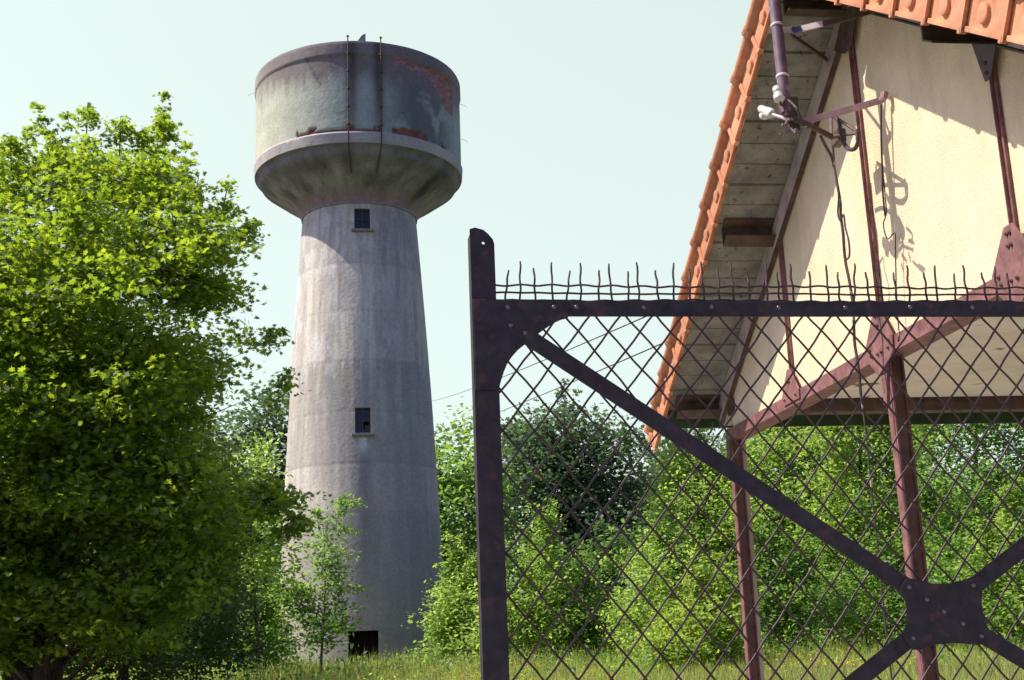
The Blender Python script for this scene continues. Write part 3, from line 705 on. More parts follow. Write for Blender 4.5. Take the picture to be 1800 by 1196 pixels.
# ------------------------------------------------------------------ electricity mast on the gable
mast = empty('service_mast', B(4.1, .82, 6.0), 'rusty iron service pipe with brackets and two white insulators hung before the gable', 'service mast')
WM = .86
p0 = bpx(1382, 195, WM); p1 = bpx(1360, -8, WM)
pd = unit(p1 - p0); plen = np.linalg.norm(p1 - p0)
MB().tube([p0 - pd * .02, p0 + pd * plen * .95, p0 + pd * (plen + .75)], .037, 16).build('pipe', M_pipe, mast, smooth=True)
for t in (.28, .72): MB().lathe(p0 + pd * plen * t, pd, [(0, .039), (.004, .042), (.014, .042), (.018, .039)], 16).build('pipe_ring', M_palebar, mast, smooth=True)
def flat(pts, w_, wd, th, name, m, par=mast):
    ws = w_ if hasattr(w_, '__len__') else [w_] * len(pts)
    Q = [bpx(*p, w2) for p, w2 in zip(pts, ws)]; o = None; b = MB()
    for A_, B_ in zip(Q, Q[1:]):
        d = unit(B_ - A_); nr = unit(np.cross(d, hu)) if abs(d @ hn) > .5 else unit(np.cross(d, hn)); b.poly([A_ + nr * wd / 2, B_ + nr * wd / 2, B_ - nr * wd / 2, A_ - nr * wd / 2], unit(np.cross(d, nr)) * th)
    return b.build(name, m, par, bevel=.001)
# upper bracket: from the ridge purlin out to the pipe
flat([(1349, 54), (1392, 53)], [.92, .78], .04, .02, 'upper_arm', M_darksteel)
flat([(1392, 54), (1409, 50)], [.78, .66], .038, .015, 'upper_arm', M_bluebar)  # lit stretch of the arm, its light put into the blue
flat([(1409, 50), (1446, 41)], [.66, .5], .038, .015, 'upper_arm', M_palebar)  # rest of the lit stretch, brightness painted as a pale tone
flat([(1446, 42), (1533, 18)], [.5, .12], .038, .015, 'upper_arm', M_darksteel)
MB().tube([bpx(1533, 18, .12), bpx(1538, 10, .12), bpx(1538, -4, .1)], .03, 8).build('arm_hook', M_darksteel, mast, smooth=True)
flat([(1394, 62), (1455, 104)], [.76, .06], .035, .012, 'strut', M_darksteel)
# lower bracket
flat([(1412, 213), (1502, 190)], [.72, .30], .04, .012, 'lower_arm', M_pinkbar)
flat([(1502, 190), (1549, 176)], [.30, .08], .04, .012, 'lower_arm', M_pinkbar)
MB().tube([bpx(1549, 177, .08), bpx(1554, 172, .07), bpx(1555, 163, .06)], [.02, .022, .024], 8).build('arm_hook', M_pinkbar, mast, smooth=True)
flat([(1386, 205), (1420, 218), (1465, 241)], [.86, .72, .42], .034, .014, 'lower_arm', M_darksteel)
MB().box(bpx(1370, 214, .9), hn * -.1, hu * .09, [0, 0, .13]).build('junction_clamp', M_darksteel, mast, bevel=.004)
MB().box(bpx(1382, 236, .85), hn * -.07, hu * .06, [0, 0, .06]).build('junction_clamp', M_darksteel, mast, bevel=.004)
for k_ in range(7):
    r_ = random.Random(k_ + 3); x, y = 1378 + r_.uniform(-12, 28), 212 + r_.uniform(-14, 24)
    MB().tube([bpx(x, y, .92), bpx(x + r_.uniform(-6, 12), y + r_.uniform(-6, 9), .95)], .008, 6).build('clamp_bolt', [M_pipe, M_darksteel, M_rivet][k_ % 3], mast, smooth=True)
def insul(p, q, w_):
    A_, B_ = bpx(*p, w_), bpx(*q, w_); d = unit(B_ - A_); L_ = np.linalg.norm(B_ - A_)
    MB().lathe(A_, d, [(0, .015), (.01, .024), (L_ * .35, .027), (L_ * .42, .019), (L_ * .5, .021), (L_ * .56, .031), (L_ * .9, .034), (L_, .024)], 18).build('insulator', M_porc, mast, smooth=True)
    return A_, B_
insul((1364, 153), (1371, 177), .95)
MB().tube([bpx(1370, 175, .95), bpx(1373, 184, .93), bpx(1380, 188, .88)], .009, 8).build('insulator_pin', M_darksteel, mast, smooth=True)
insul((1337, 191), (1357, 201), .98); 
a_, b_ = bpx(1341, 203, .98), bpx(1350, 208, .98); MB().lathe(a_, unit(b_ - a_), [(0, .026), (.04, .024), (.045, .015)], 16).build('insulator', M_porc, mast, smooth=True)
MB().tube([bpx(1357, 201, .98), bpx(1372, 206, .93), bpx(1386, 211, .88)], .010, 8).build('insulator_pin', M_palebar, mast, smooth=True)
# triangular end of the bracket
for pts in (((1461, 207), (1462, 240)), ((1462, 240), (1507, 235)), ((1462, 201), (1476, 212), (1507, 231))):
    MB().tube([bpx(*p, .36) for p in pts], .010, 6).build('bracket_rod', M_pinkbar if pts[0][0] == 1461 else M_darksteel, mast, smooth=True)
MB().box(bpx(1461, 261, .36), hn * -.06, hu * .12, [0, 0, .09]).build('cable_clamp', M_darksteel, mast, bevel=.01)
MB().tube([bpx(*p, .36) for p in ((1507, 229), (1509, 248))], .016, 8).build('bracket_end', M_darksteel, mast, smooth=True)

# ------------------------------------------------------------------ cables
def smooth_path(P, n=10):
    P = [np.asarray(p) for p in P]; out = []
    for i in range(len(P) - 1):
        p0, p1, p2, p3 = P[max(i - 1, 0)], P[i], P[i + 1], P[min(i + 2, len(P) - 1)]
        for t in np.linspace(0, 1, n, endpoint=False):
            out.append(.5 * (2 * p1 + (p2 - p0) * t + (2 * p0 - 5 * p1 + 4 * p2 - p3) * t * t + (3 * p1 - p0 - 3 * p2 + p3) * t ** 3))
    return out + [P[-1]]
def cable(pts, w_, r, name, label, n=8, m=M_cable, group=None, rr=None):
    ws = w_ if hasattr(w_, '__len__') else [w_] * len(pts)
    P = smooth_path([bpx(*p, a) for p, a in zip(pts, ws)])
    o = MB().tube(P, r, 8).build(name, m, None, smooth=True)
    return tag(o, label, 'cable', group)
r_ = random.Random(4)
xs_ = [(1462, 238), (1464, 262), (1466, 288), (1471, 320), (1477, 355), (1478, 380), (1482, 410), (1484, 440), (1487, 465), (1494, 500), (1500, 545), (1502, 600), (1508, 640), (1514, 700), (1522, 760), (1529, 830), (1536, 900), (1545, 980), (1552, 1060), (1560, 1130), (1568, 1200)]
end = bpx(1568, 1200, .3); fin_ = np.array([end[0] + .01, end[1], 0.0])
P = smooth_path([bpx(*p, .3) for p in xs_] + [fin_]); o = MB().tube(P, [(.0095 if q > 28 else .008) if q < 130 else .006 for q in range(len(P))], 8).build('hanging_cable', M_cable, None, smooth=True)
tag(o, 'dark twisted cable hanging from the bracket past the cream gable to the ground', 'cable')
cable([(1464, 250), (1468, 300), (1474, 340), (1473, 375), (1477, 388), (1483, 378), (1486, 400), (1492, 425), (1493, 450), (1486, 458)], .31, .006, 'loose_wire', 'thin wire curling round the upper part of the hanging cable')
cable([(1464, 203), (1474, 212), (1478, 232), (1484, 252), (1492, 262), (1502, 262), (1508, 250), (1508, 232)], .37, .013, 'cable_loop', 'short thick cable looping below the bracket end')
cable([(1386, 176), (1398, 188), (1408, 208), (1412, 222), (1420, 224)], [.9, .88, .84, .8, .8], .007, 'loose_wire', 'thin wire arching from the pipe foot to the lower arm')
cable([(1443, 240), (1452, 258), (1462, 276), (1466, 292)], [.55, .45, .38, .33], .010, 'loose_wire', 'short wire joining the lower arm to the hanging cable')
cable([(1549, 184), (1549, 240), (1551, 300), (1552, 340), (1556, 380)], .09, .006, 'drop_wire', 'thin rusty wire dropping from the tip of the lower arm over the wall')
cable([(1552, 300), (1556, 345), (1558, 375), (1553, 395), (1560, 420), (1573, 410), (1574, 440), (1576, 520), (1580, 585), (1578, 600)], .06, .004, 'loose_wire', 'curled thin wire lying against the wall above the truss joint')
# two overhead lines from the tower to the shed roof
q0, q1, q2 = B(0, 0, zs_(0) + .2), B(2, 0, zs_(2) + .2), B(0, -3, zs_(0) + .2); rn = unit(np.cross(q1 - q0, q2 - q0))
for x0, y0, x1, lab in ((752, 707, 1262, 'upper of the two overhead lines crossing the sky behind the gate'), (757, 764, 1300, 'lower of the two overhead lines crossing the sky behind the gate')):
    a_ = atY(x0, y0, TY - .6); b_ = onplane(x1, y0 - .404 * (x1 - x0), q0, rn); print('line end', b_, (b_ - q0) @ hn / K)
    P = [a_ + (b_ - a_) * t - np.array([0, 0, .25 * 4 * t * (1 - t) * .5]) for t in np.linspace(0, 1, 25)]
    o = MB().tube(P, .008, 5).build('overhead_line', M_cable, None, smooth=True); tag(o, lab, 'power line', 'overhead lines behind the gate')

# ------------------------------------------------------------------ iron gate
G0 = atY(850, 526, 3.0); ga = unit([1.45, .223, 0]); gb = unit(np.cross([0, 0, 1], ga)); gn = -gb    # gb: away from camera
if gb[1] < 0: gb, gn = gn, gb
def gp(x, y, off=0.0):
    """point of the gate plane (off metres in front of it) seen at a pixel"""
    return onplane(x, y, G0 + gn * off, gn)
def gaz(P): return float((P - G0) @ ga), float(P[2])
def gw(a, z, off=0.0): return G0 * [1, 1, 0] + ga * a + gn * off + np.array([0, 0, z])
gate = empty('iron_gate', gw(0, 0), 'dark riveted iron gate leaf with diamond wire mesh and spiked wire along its top', 'gate')
z4 = lambda a, b: (800 + a / 2.718, 380 + b / 2.718)
z3 = lambda a, b: (1140 + a / 2.718, 756 + b / 2.718)
ZT = gaz(gp(1140, 528.8))[1]; ZB = ZT - .0415
AR = 2.95                                     # far (hinge) end of the leaf
# stile: angle iron with one flange facing us and one running back
top = [z4(74, 62), z4(105, 60), z4(135, 69), z4(160, 88), z4(176, 112), z4(181, 135)]
tp = [gaz(gp(*p)) for p in top]
a0 = lambda z: -.049 + .0 * z
aL = gaz(gp(848, 1190))[0]; aR_ = gaz(gp(896, 1190))[0]; aLt = gaz(gp(827.5, 420))[0]; aRt = gaz(gp(868, 480))[0]
print('stile', aL, aR_, aLt, aRt)
AL = (aL + aLt) / 2; AW = .062
prof = [(AL, 0.12), (AL + AW, 0.12), (AL + AW, tp[-1][1]), (AL + AW - .003, tp[-2][1]), (AL + AW * .78, tp[-3][1]), (AL + AW * .5, tp[-4][1] + .002), (AL + AW * .22, tp[-5][1] + .003), (AL, tp[0][1])]
st = MB()
# outline with a round eyelet hole: split in two halves around the hole
hc = gaz(gp(*z4(135, 128))); hr = .0042
ring = [(hc[0] + hr * cos(t), hc[1] + hr * sin(t)) for t in np.linspace(-pi / 2, pi * 1.5, 17)]
right = [(hc[0], prof[0][1]), prof[1], prof[2], prof[3], prof[4], (hc[0] + .002, prof[5][1] - .001), (hc[0], prof[5][1] + .0)] + [ring[i] for i in range(8, -1, -1)]
left = [(hc[0], prof[0][1])] + [ring[i % 16] for i in range(16, 7, -1)] + [(hc[0], prof[5][1] + .0), prof[6], prof[7], (AL, prof[0][1])]
for pl in (right, left): st.poly([gw(a, z, .0) for a, z in pl], gb * .006)
st.box(gw(AL, .12, -.006), ga * .006, np.array([0, 0, tp[0][1] - .132 + .0]), gb * .045)
st.build('stile', M_iron, gate)
rail = MB(); rail.box(gw(AL + AW, ZB, 0), ga * (AR - AL - AW), np.array([0, 0, ZT - ZB]), gb * .006)
rail.box(gw(AL + AW, ZT - .006, -.006), ga * (AR - AL - AW), np.array([0, 0, .006]), gb * .034); rail.build('top_rail', M_iron, gate, bevel=.0012)
zbot = .16
rail = MB(); rail.box(gw(AL + AW, zbot, 0), ga * (AR - AL - AW), np.array([0, 0, .05]), gb * .006); rail.build('bottom_rail', M_iron, gate)
rail = MB(); rail.box(gw(AR, .12, 0), ga * .062, np.array([0, 0, ZT - .12]), gb * .006); rail.box(gw(AR + .056, .12, -.006), ga * .006, np.array([0, 0, ZT - .12]), gb * .045); rail.build('hinge_stile', M_iron, gate)
# corner plate
cp = [z4(*p) for p in ((540, 396), (540, 487), (505, 496), (470, 512), (440, 532), (400, 560), (365, 592), (330, 616), (300, 640), (272, 672), (250, 705), (234, 742), (222, 780), (214, 808), (213, 830))]
cpp = [gaz(gp(*p, .004)) for p in cp]
cpp = [(cpp[0][0], ZT + .0015)] + cpp[1:-1] + [(AL + AW + .0, cpp[-1][1]), (AL + .002, cpp[-1][1]), (AL + .002, ZT + .0015)]
MB().poly([gw(a, z, .0045) for a, z in cpp], gb * .0035).build('corner_plate', M_iron, gate, bevel=.0008)
# braces of the X, flat bars in front
cx, cy = 1660, 1075
def bar_px(p0, p1, half_m, off, th, name, ends=(0, 0)):
    A_, B_ = gp(*p0, off), gp(*p1, off); d = unit(B_ - A_); nrm = unit(np.cross(d, gn))
    A_ = A_ - d * ends[0]; B_ = B_ + d * ends[1]
    return MB().poly([A_ + nrm * half_m, B_ + nrm * half_m, B_ - nrm * half_m, A_ - nrm * half_m], gb * th).build(name, M_iron, gate, bevel=.001)
bar_px((925, 590), (1625, 1051), .0215, .0062, .005, 'brace')
bar_px((1697, 1098), (1800, 1160), .0215, .0062, .005, 'brace', (0, .6))
bar_px((1695, 1045), (1800, 962), .0215, .0062, .005, 'brace', (0, 1.3))
bar_px((1625, 1102), (1500, 1202), .0215, .0062, .005, 'brace', (0, .9))
zp = [(1196, 782), (1205, 740), (1232, 706), (1290, 716), (1360, 734), (1430, 735), (1490, 722), (1545, 702), (1605, 696), (1618, 725), (1596, 765), (1592, 830), (1603, 895), (1622, 945), (1648, 978), (1620, 1018), (1570, 1028), (1500, 1020), (1430, 1019), (1360, 1028), (1300, 1052), (1262, 1050), (1228, 1012), (1218, 980), (1232, 920), (1236, 860), (1226, 812)]
cpl = MB().poly([gp(*z3(*p), .0105) for p in zp], gb * .004); cpl.build('centre_plate', M_iron, gate, bevel=.0008)
# rivets
rv = MB().lathe((0, 0, 0), gn, [(0, .0062), (.0016, .0060), (.0032, .0045), (.0042, .002)], 12)
rv0 = None
def rivet(P, name='rivet'):
    global rv0
    if rv0 is None:
        rv0 = rv.build(name, M_rivet, None, smooth=True); o = rv0; o.parent = gate
    else:
        o = rv0.copy(); link(o); o.parent = gate
    o.location = [float(q) for q in (P - parent_loc(gate))]
for p in ((252, 435), (473, 435), (580, 435), (265, 522), (335, 558)): rivet(gp(*z4(*p), .0045 if p[0] < 540 else .0001))
for x, y in ((1132, 541), (1251, 540), (1369, 541), (1486, 541), (1600, 540), (1709, 541)): rivet(gp(x, y, 0))
for k_ in range(10): rivet(gw(gaz(gp(1709, 541))[0] + .16 * (k_ + 1), (ZT + ZB) / 2, 0))
for p in ((1245, 750), (1552, 742), (1330, 810), (1412, 868), (1503, 925), (1265, 995), (1592, 985)): rivet(gp(*z3(*p), .0105))
# woven diamond mesh
PA, PZ = .0812, .0502; A0n, Z0n = .2401, ZT - .0795
rng = random.Random(5)
wm = MB()
def clipseg(c, slope):
    """wire a = c + slope*(z)"""
    return c
bot = .20
node = lambda i, j: (A0n + i * PA / 2, Z0n - j * PZ)       # nodes where i+j even
for sgn in (1, -1):
    for kk in range(-70, 110):
        pts = []
        for j2 in range(-8, 130):                         # quarter steps
            j = j2 / 2 * 1.0
            z = Z0n - j * PZ
            i = kk * 2 + sgn * j
            a = A0n + i * PA / 2
            pts.append((a, z, j2))
        path = []
        ph = rng.random() * 6
        for (a, z, j2) in pts:
            jit = .0014 * sin(j2 * .37 + ph) + .0008 * sin(j2 * 1.1 + ph * 2)
            over = ((j2 // 2 + kk) % 2 == 0)
            # crimp: sideways kink between crossings, over/under at crossings
            side = (.0015 if j2 % 4 == 1 else (-.0015 if j2 % 4 == 3 else 0)) * (1 if over else 1)
            off = (-.011 + (.002 if over else -.002) * sgn) if j2 % 2 == 0 else -.011
            a2 = a + side + jit
            if z > ZT - .012 or z < bot or a2 < AL + AW * .55 or a2 > AR + .03: 
                if len(path) > 2: wm.tube(path, .0029, 5)
                path = []; continue
            path.append(gw(a2, z, off))
        if len(path) > 2: wm.tube(path, .0029, 5)
wm.build('wire_mesh', M_wire, gate, smooth=True)
# spiked wire cresting
xs = [z4(a, 0)[0] for a in (235, 308, 380, 462, 528, 597, 680, 745, 825, 875, 967, 1040, 1117)] + [1140 + a / 2.718 for a in (115, 193, 260, 332, 402, 478, 560, 618, 688, 768, 852, 905, 975, 1045, 1108, 1178, 1240, 1320, 1370, 1457, 1515, 1605, 1655, 1720, 1790)]
xs = sorted(set(round(x, 1) for x in xs))
xs = [x for i, x in enumerate(xs) if i == 0 or x - xs[i - 1] > 12]
aa = [gaz(gp(x, 470))[0] for x in xs]
while aa[-1] < AR: aa.append(aa[-1] + .0395 + rng.uniform(-.004, .004))
cw = MB(); rng = random.Random(8)
hz = [ZT + .041, ZT + .0215, ZT + .0025]
for i, a in enumerate(aa):
    tall = (i % 2 == 1); tipz = ZT + (.104 if tall else .085) + rng.uniform(-.004, .004)
    lean = rng.uniform(-.006, .004) if rng.random() < .75 else rng.uniform(-.014, .004)
    path = []
    for q in range(11):
        t = q / 10; z = ZT - .02 + (tipz - ZT + .02) * t
        path.append(gw(a - lean + lean * 1.2 * (1 - t) + .0011 * sin(t * 14 + i * 1.7), z, -.010 + .0022 * sin(t * 12 + i * pi)))
    cw.tube(path, [.0029] * 10 + [.0023], 6)
for hi2, z in enumerate(hz):
    path = []
    n = int((AR - AL - AW) / .012); ph = hi2 * 1.3
    for q in range(n + 1):
        a = AL + AW - .005 + (AR - AL - AW) * q / n
        path.append(gw(a, z + .0011 * sin(a * 79 + ph * 3) + .0015 * sin(a * 9 + ph), -.010 + .003 * sin(a * 79 + ph)))
    cw.tube(path, .0028, 5)
cw.build('spiked_wire', M_wire, gate, smooth=True)

# ------------------------------------------------------------------ vegetation
MAPLE = [(0, -.06), (.1, -.42), (.3, -.3), (.52, -.42), (.4, -.08), (.92, .12), (.42, .2), (.5, .6), (.2, .42), (0, 1.0), (-.2, .42), (-.5, .6), (-.42, .2), (-.92, .12), (-.4, -.08), (-.52, -.42), (-.3, -.3), (-.1, -.42)]
SIMPLE = [(0, -.6), (.34, -.15), (.3, .35), (0, .8), (-.3, .35), (-.34, -.15)]
LOBED = [(0, -.5), (.3, -.45), (.25, -.1), (.7, .05), (.3, .2), (.3, .55), (0, .8), (-.3, .55), (-.3, .2), (-.7, .05), (-.25, -.1), (-.3, -.45)]
def leaves(name, P, Nrm, size, tone, shape, material, parent, rs, off):
    n = len(P); k_ = len(shape); sh = np.array(shape)
    Nrm = Nrm / np.linalg.norm(Nrm, axis=1)[:, None]
    t = rs.normal(size=(n, 3)); t -= Nrm * (t * Nrm).sum(1)[:, None]; t /= np.linalg.norm(t, axis=1)[:, None]; b = np.cross(Nrm, t)
    V = P[:, None, :] + size[:, None, None] * (sh[None, :, 0, None] * t[:, None, :] + sh[None, :, 1, None] * b[:, None, :])
    # fold leaves a little along the midrib
    V += (np.abs(sh[:, 0]) * .25)[None, :, None] * size[:, None, None] * Nrm[:, None, :]
    V = (V - off).reshape(-1, 3).astype(np.float32)
    me = bpy.data.meshes.new(name); me.vertices.add(n * k_); me.vertices.foreach_set('co', V.ravel())
    me.loops.add(n * k_); me.loops.foreach_set('vertex_index', np.arange(n * k_, dtype=np.int32))
    me.polygons.add(n); me.polygons.foreach_set('loop_start', np.arange(0, n * k_, k_, dtype=np.int32)); me.polygons.foreach_set('loop_total', np.full(n, k_, np.int32))
    me.update(); me.validate()
    a = me.attributes.new('tone', 'FLOAT', 'POINT'); a.data.foreach_set('value', np.repeat(np.clip(tone, 0, 1), k_).astype(np.float32))
    me.materials.append(material); o = bpy.data.objects.new(name, me); link(o, parent); return o

def tree(name, label, cat, outline, Y, nclump, per, size, rc, material, seed, foot=None, trunk_r=.15, bark=None, thick=1.0, flat=.55, shape=SIMPLE,
         up=1.0, edge_bias=0.3, shoots=(), group=None, bough=14, twigs=False, warp=.10, nsh=0, fillf=.22, lay=.75, gap=.42, gscale=1.0, limbs=14, tonebias=0.0, trunk_lean=0.0, trunk_top=None, limb_r=.35, fills=()):
    rs = np.random.RandomState(seed); ol = np.array(outline, float)
    x0, y0 = ol.min(0); x1, y1 = ol.max(0); pxm = Y / F                            # metres per pixel
    cs = []; spread = rc / pxm; wsz = min(x1 - x0, y1 - y0)
    def inp(x, y):
        q = 5.0 / wsz
        wx = (fbm(x * q + 13, y * q + 5, seed + 41, 3) - .5) * 2; wy = (fbm(x * q + 33, y * q + 25, seed + 43, 3) - .5) * 2
        return inpoly(x + wx * warp * wsz, y + wy * warp * wsz, outline)
    def fill(n, inset):
        out = []
        while len(out) < n:
            x = rs.uniform(x0 - .1 * wsz, x1 + .1 * wsz, 3000); y = rs.uniform(y0 - .1 * wsz, y1 + .05 * wsz, 3000); m = inp(x, y); x = x[m]; y = y[m]
            d = np.full(x.shape, 1e9)
            for i in range(len(ol)):
                a = ol[i]; b = ol[(i + 1) % len(ol)]; ab = b - a; t = np.clip(((x - a[0]) * ab[0] + (y - a[1]) * ab[1]) / (ab @ ab), 0, 1)
                d = np.minimum(d, np.hypot(x - a[0] - t * ab[0], y - a[1] - t * ab[1]))
            k_ = (d > inset) | ~inpoly(x, y, outline); x, y, d = x[k_], y[k_], d[k_]
            half = np.sqrt(np.maximum(d, 2) * (min(x1 - x0, y1 - y0) * .5)) * pxm * thick
            dy = rs.uniform(-1, 1, len(x)); dy = np.sign(dy) * np.abs(dy) ** .6 * half
            out += list(zip(x, y, dy))
        return out[:n]
    # boughs: tufts of sprays with gaps between them
    nb = max(6, int(nclump * (1 - fillf) / bough)); bo = fill(nb, spread * .55)
    tw = []; bc = []
    for (x, y, dd) in bo:
        k_ = rs.uniform(.55, 1.45); m = int(bough * k_ ** 2 * .95) + 1; ang = rs.uniform(-.5, .5)
        g = rs.normal(size=(m, 3)) * [1.5, lay, 1.4] * k_
        qx = x + (g[:, 0] * cos(ang) - g[:, 1] * sin(ang)) * spread; qy = y + (g[:, 0] * sin(ang) + g[:, 1] * cos(ang)) * spread
        sc_ = np.where(inp(qx, qy), 1.0, .4)
        for q in range(m):
            tw.append((len(cs), len(bc)))
            cs.append((x + (qx[q] - x) * sc_[q], y + (qy[q] - y) * sc_[q], dd + g[q, 2] * rc * sc_[q], 1.0))
        bc.append((x, y, dd))
    cand = sorted(bc, key=lambda q: q[1])[:max(4, len(bc) // 3)]
    for i in range(nsh):
        x, y, dd = cand[rs.randint(len(cand))]; ln = rs.uniform(1.5, 4.0) * spread; lx = rs.uniform(-.35, .35)
        for t in np.linspace(.2, 1, 6): cs.append((x + lx * ln * t, y - ln * t, dd, .75 - .42 * t))
    cs += [(x, y, dd, 1.0) for x, y, dd in fill(int(nclump * fillf), spread * .2)]
    nshoot = 0
    for (sx0, sy0, sx1, sy1, nn) in shoots:
        for q in range(int(nn * 2)):
            t = rs.rand() ** .8; cs.append((sx0 + (sx1 - sx0) * t + rs.normal() * 7 * (1.2 - t), sy0 + 45 - 45 * t + (sy1 - sy0) * t, rs.normal() * .15, .8 - .42 * t))
    Pc = np.array([atY(x, y, Y) * [1, 1, 1] + unit(ray(x, y)) * dd for x, y, dd, _ in cs]); sc = np.array([c[3] for c in cs])
    Pc[:, 2] = np.maximum(Pc[:, 2], .25)
    if foot is None: foot = ((x0 + x1) / 2, Y)
    fx = atY(foot[0], 1100, Y)[0]; base = np.array([fx, Y, 0.])
    t_ = empty(name, base, label, cat, group)
    n = len(cs) * per; idx = np.repeat(np.arange(len(cs)), per)
    # each clump is a spray: leaves on a tilted disc around a twig
    dirn = rs.normal(size=(len(cs), 3)); dirn[:, 2] *= .35; dirn /= np.linalg.norm(dirn, axis=1)[:, None]
    along = rs.uniform(-1, 1, n); lat = rs.normal(size=(n, 3)) * .42; lat[:, 2] *= flat
    P = Pc[idx] + (dirn[idx] * along[:, None] * 1.0 + lat) * (rc * sc[idx])[:, None]
    P[:, 2] -= .22 * rc * along ** 2
    P[:, 2] = np.maximum(P[:, 2], .05)
    Nn = rs.normal(size=(n, 3)) * .55 + np.array([0, 0, up]); 
    tone = .45 + .16 * rs.normal(size=n) + (rs.rand(len(cs)) - .5)[idx] * .35 + tonebias
    leaves('crown', P, Nn, size * rs.uniform(.6, 1.25, n) * np.where(sc[idx] < 1, .85, 1), tone, shape, material, t_, rs, base)
    # trunk and limbs
    top = Pc[:, 2].max() if trunk_top is None else trunk_top; bt = MB(); cxm = np.median(Pc[:, 0])
    hgt = top * .86; pth = []
    for q in range(9):
        u_ = q / 8; pth.append(np.array([base[0] + (cxm - base[0] + trunk_lean) * u_ ** 1.3 + .03 * hgt * sin(u_ * 5 + seed) * .4, Y + .02 * hgt * cos(u_ * 4 + seed), hgt * u_]))
    bt.tube(pth, [trunk_r * (1.25 if q == 0 else 1) * (1 - .88 * q / 8) for q in range(9)], 12)
    BC = np.array([atY(x, y, Y) + unit(ray(x, y)) * dd for x, y, dd in bc]); BC[:, 2] = np.maximum(BC[:, 2], .3)
    def limb(e, r_s):
        zz = min(max(e[2] - .45 * np.hypot(e[0] - base[0], e[1] - Y) - .05 * hgt, .08 * hgt), hgt * .95); u_ = zz / hgt
        j = min(int(u_ * 8), 7); f_ = u_ * 8 - j; s_ = pth[j] * (1 - f_) + pth[j + 1] * f_; r0 = trunk_r * (1 - .88 * u_) * limb_r * r_s
        mid = (s_ + e) / 2 + np.array([0, 0, .10 * np.linalg.norm(e - s_)]) * rs.uniform(-.3, 1) + rs.normal(size=3) * .04 * np.linalg.norm(e - s_)
        bt.tube([s_, s_ * .6 + mid * .4, mid, mid * .4 + e * .6, e], [r0, r0 * .75, r0 * .5, r0 * .35, r0 * .15], 6)
    for i in rs.permutation(len(BC))[:limbs]: limb(BC[i], 1.1)
    if twigs:
        for ci, bi in tw:
            d_ = np.linalg.norm(Pc[ci] - BC[bi])
            if .05 < d_ < 1.0: bt.tube([BC[bi], (BC[bi] + Pc[ci]) / 2 + np.array([0, 0, -.06 * d_]), Pc[ci]], [.012, .009, .004], 4, cap=False)
        for i in range(len(cs) - nshoot, len(cs)):
            pass
    for (sx0, sy0, sx1, sy1, nn) in shoots:
        p0_, p1_ = atY(sx0, sy0 + 25, Y), atY(sx1, sy1, Y); bt.tube([p0_, (p0_ + p1_) / 2, p1_], [.014, .01, .004], 5); limb(p0_, .5)
    bt.build('trunk', bark or M_bark, t_, smooth=True)
    return t_

L_maple = leaf_mat('maple_leaf', (0.058, 0.115, 0.016), (0.50, 0.74, 0.04), .41)
L_dark = leaf_mat('oak_leaf', (0.085, 0.145, 0.075), (0.15, 0.27, 0.08), .33)
L_mid = leaf_mat('mid_leaf', (0.10, 0.185, 0.045), (0.38, 0.66, 0.10), .43)
L_shade = leaf_mat('shade_leaf', (0.07, 0.11, 0.03), (0.16, 0.25, 0.04), .35)  # darker leaves for the undergrowth, deep shade put into the colour
L_bright = leaf_mat('bright_leaf', (0.16, 0.26, 0.055), (0.52, 0.78, 0.13), .47)
L_yellow = leaf_mat('yellow_leaf', (0.21, 0.30, 0.055), (0.54, 0.76, 0.11), .46)

# near maple
maple_ol = [(-260, 330), (-120, 250), (0, 285), (30, 262), (75, 285), (120, 262), (150, 225), (185, 255), (215, 235), (250, 262), (285, 238), (300, 285), (350, 345), (385, 350), (380, 395), (425, 392), (405, 445), (345, 475), (415, 512), (370, 560), (465, 578), (430, 600), (335, 618), (485, 650), (410, 688), (315, 705), (350, 750), (400, 780), (400, 850), (480, 898), (400, 930), (375, 965), (395, 1010), (370, 1060), (320, 1130), (180, 1150), (60, 1145), (-100, 1140), (-300, 1060), (-380, 700)]
sh = [(150, 240, 155, 190, 7), (210, 250, 212, 208, 5), (285, 250, 288, 200, 8), (20, 280, 18, 240, 5), (92, 280, 98, 243, 5), (390, 350, 402, 318, 4), (420, 392, 440, 386, 4), (470, 575, 486, 570, 3), (490, 655, 508, 652, 3), (500, 900, 528, 908, 6), (255, 262, 250, 232, 3), (340, 330, 350, 308, 3)]
tree('maple_tree', 'large leafy maple filling the left edge, sunlit yellow green above and dark below', 'tree', maple_ol, 17.5, 4600, 30, .068, .34, L_maple, 11, twigs=True, bough=22, warp=.03, nsh=34, fillf=.07, lay=.6,
     foot=(98, 17.5), trunk_r=.24, thick=1.05, shape=MAPLE, shoots=sh, gap=.40, limbs=110, up=.9, flat=.35, trunk_top=8.2, limb_r=.22)
tree('lime_tree', 'broad tree added at the left edge behind the maple to shade the undergrowth', 'tree', [(-760, 700), (-700, 400), (-400, 270), (-150, 300), (0, 420), (70, 600), (110, 800), (90, 1000), (0, 1120), (-700, 1120)], 27, 1700, 26, .13, .6, L_mid, 12, foot=(-300, 27), trunk_r=.3, thick=.7, limbs=40)  # added mostly out of view so its shadow darkens the undergrowth
tree('lime_tree', 'tree added to shade the undergrowth, half hidden behind the lower boughs of the maple', 'tree', [(-300, 800), (-250, 560), (-50, 470), (150, 560), (250, 750), (260, 950), (200, 1110), (-250, 1120)], 33, 700, 26, .12, .7, L_mid, 13, foot=(20, 33), trunk_r=.25, thick=.7, limbs=40)  # second added tree, shading the undergrowth from the left
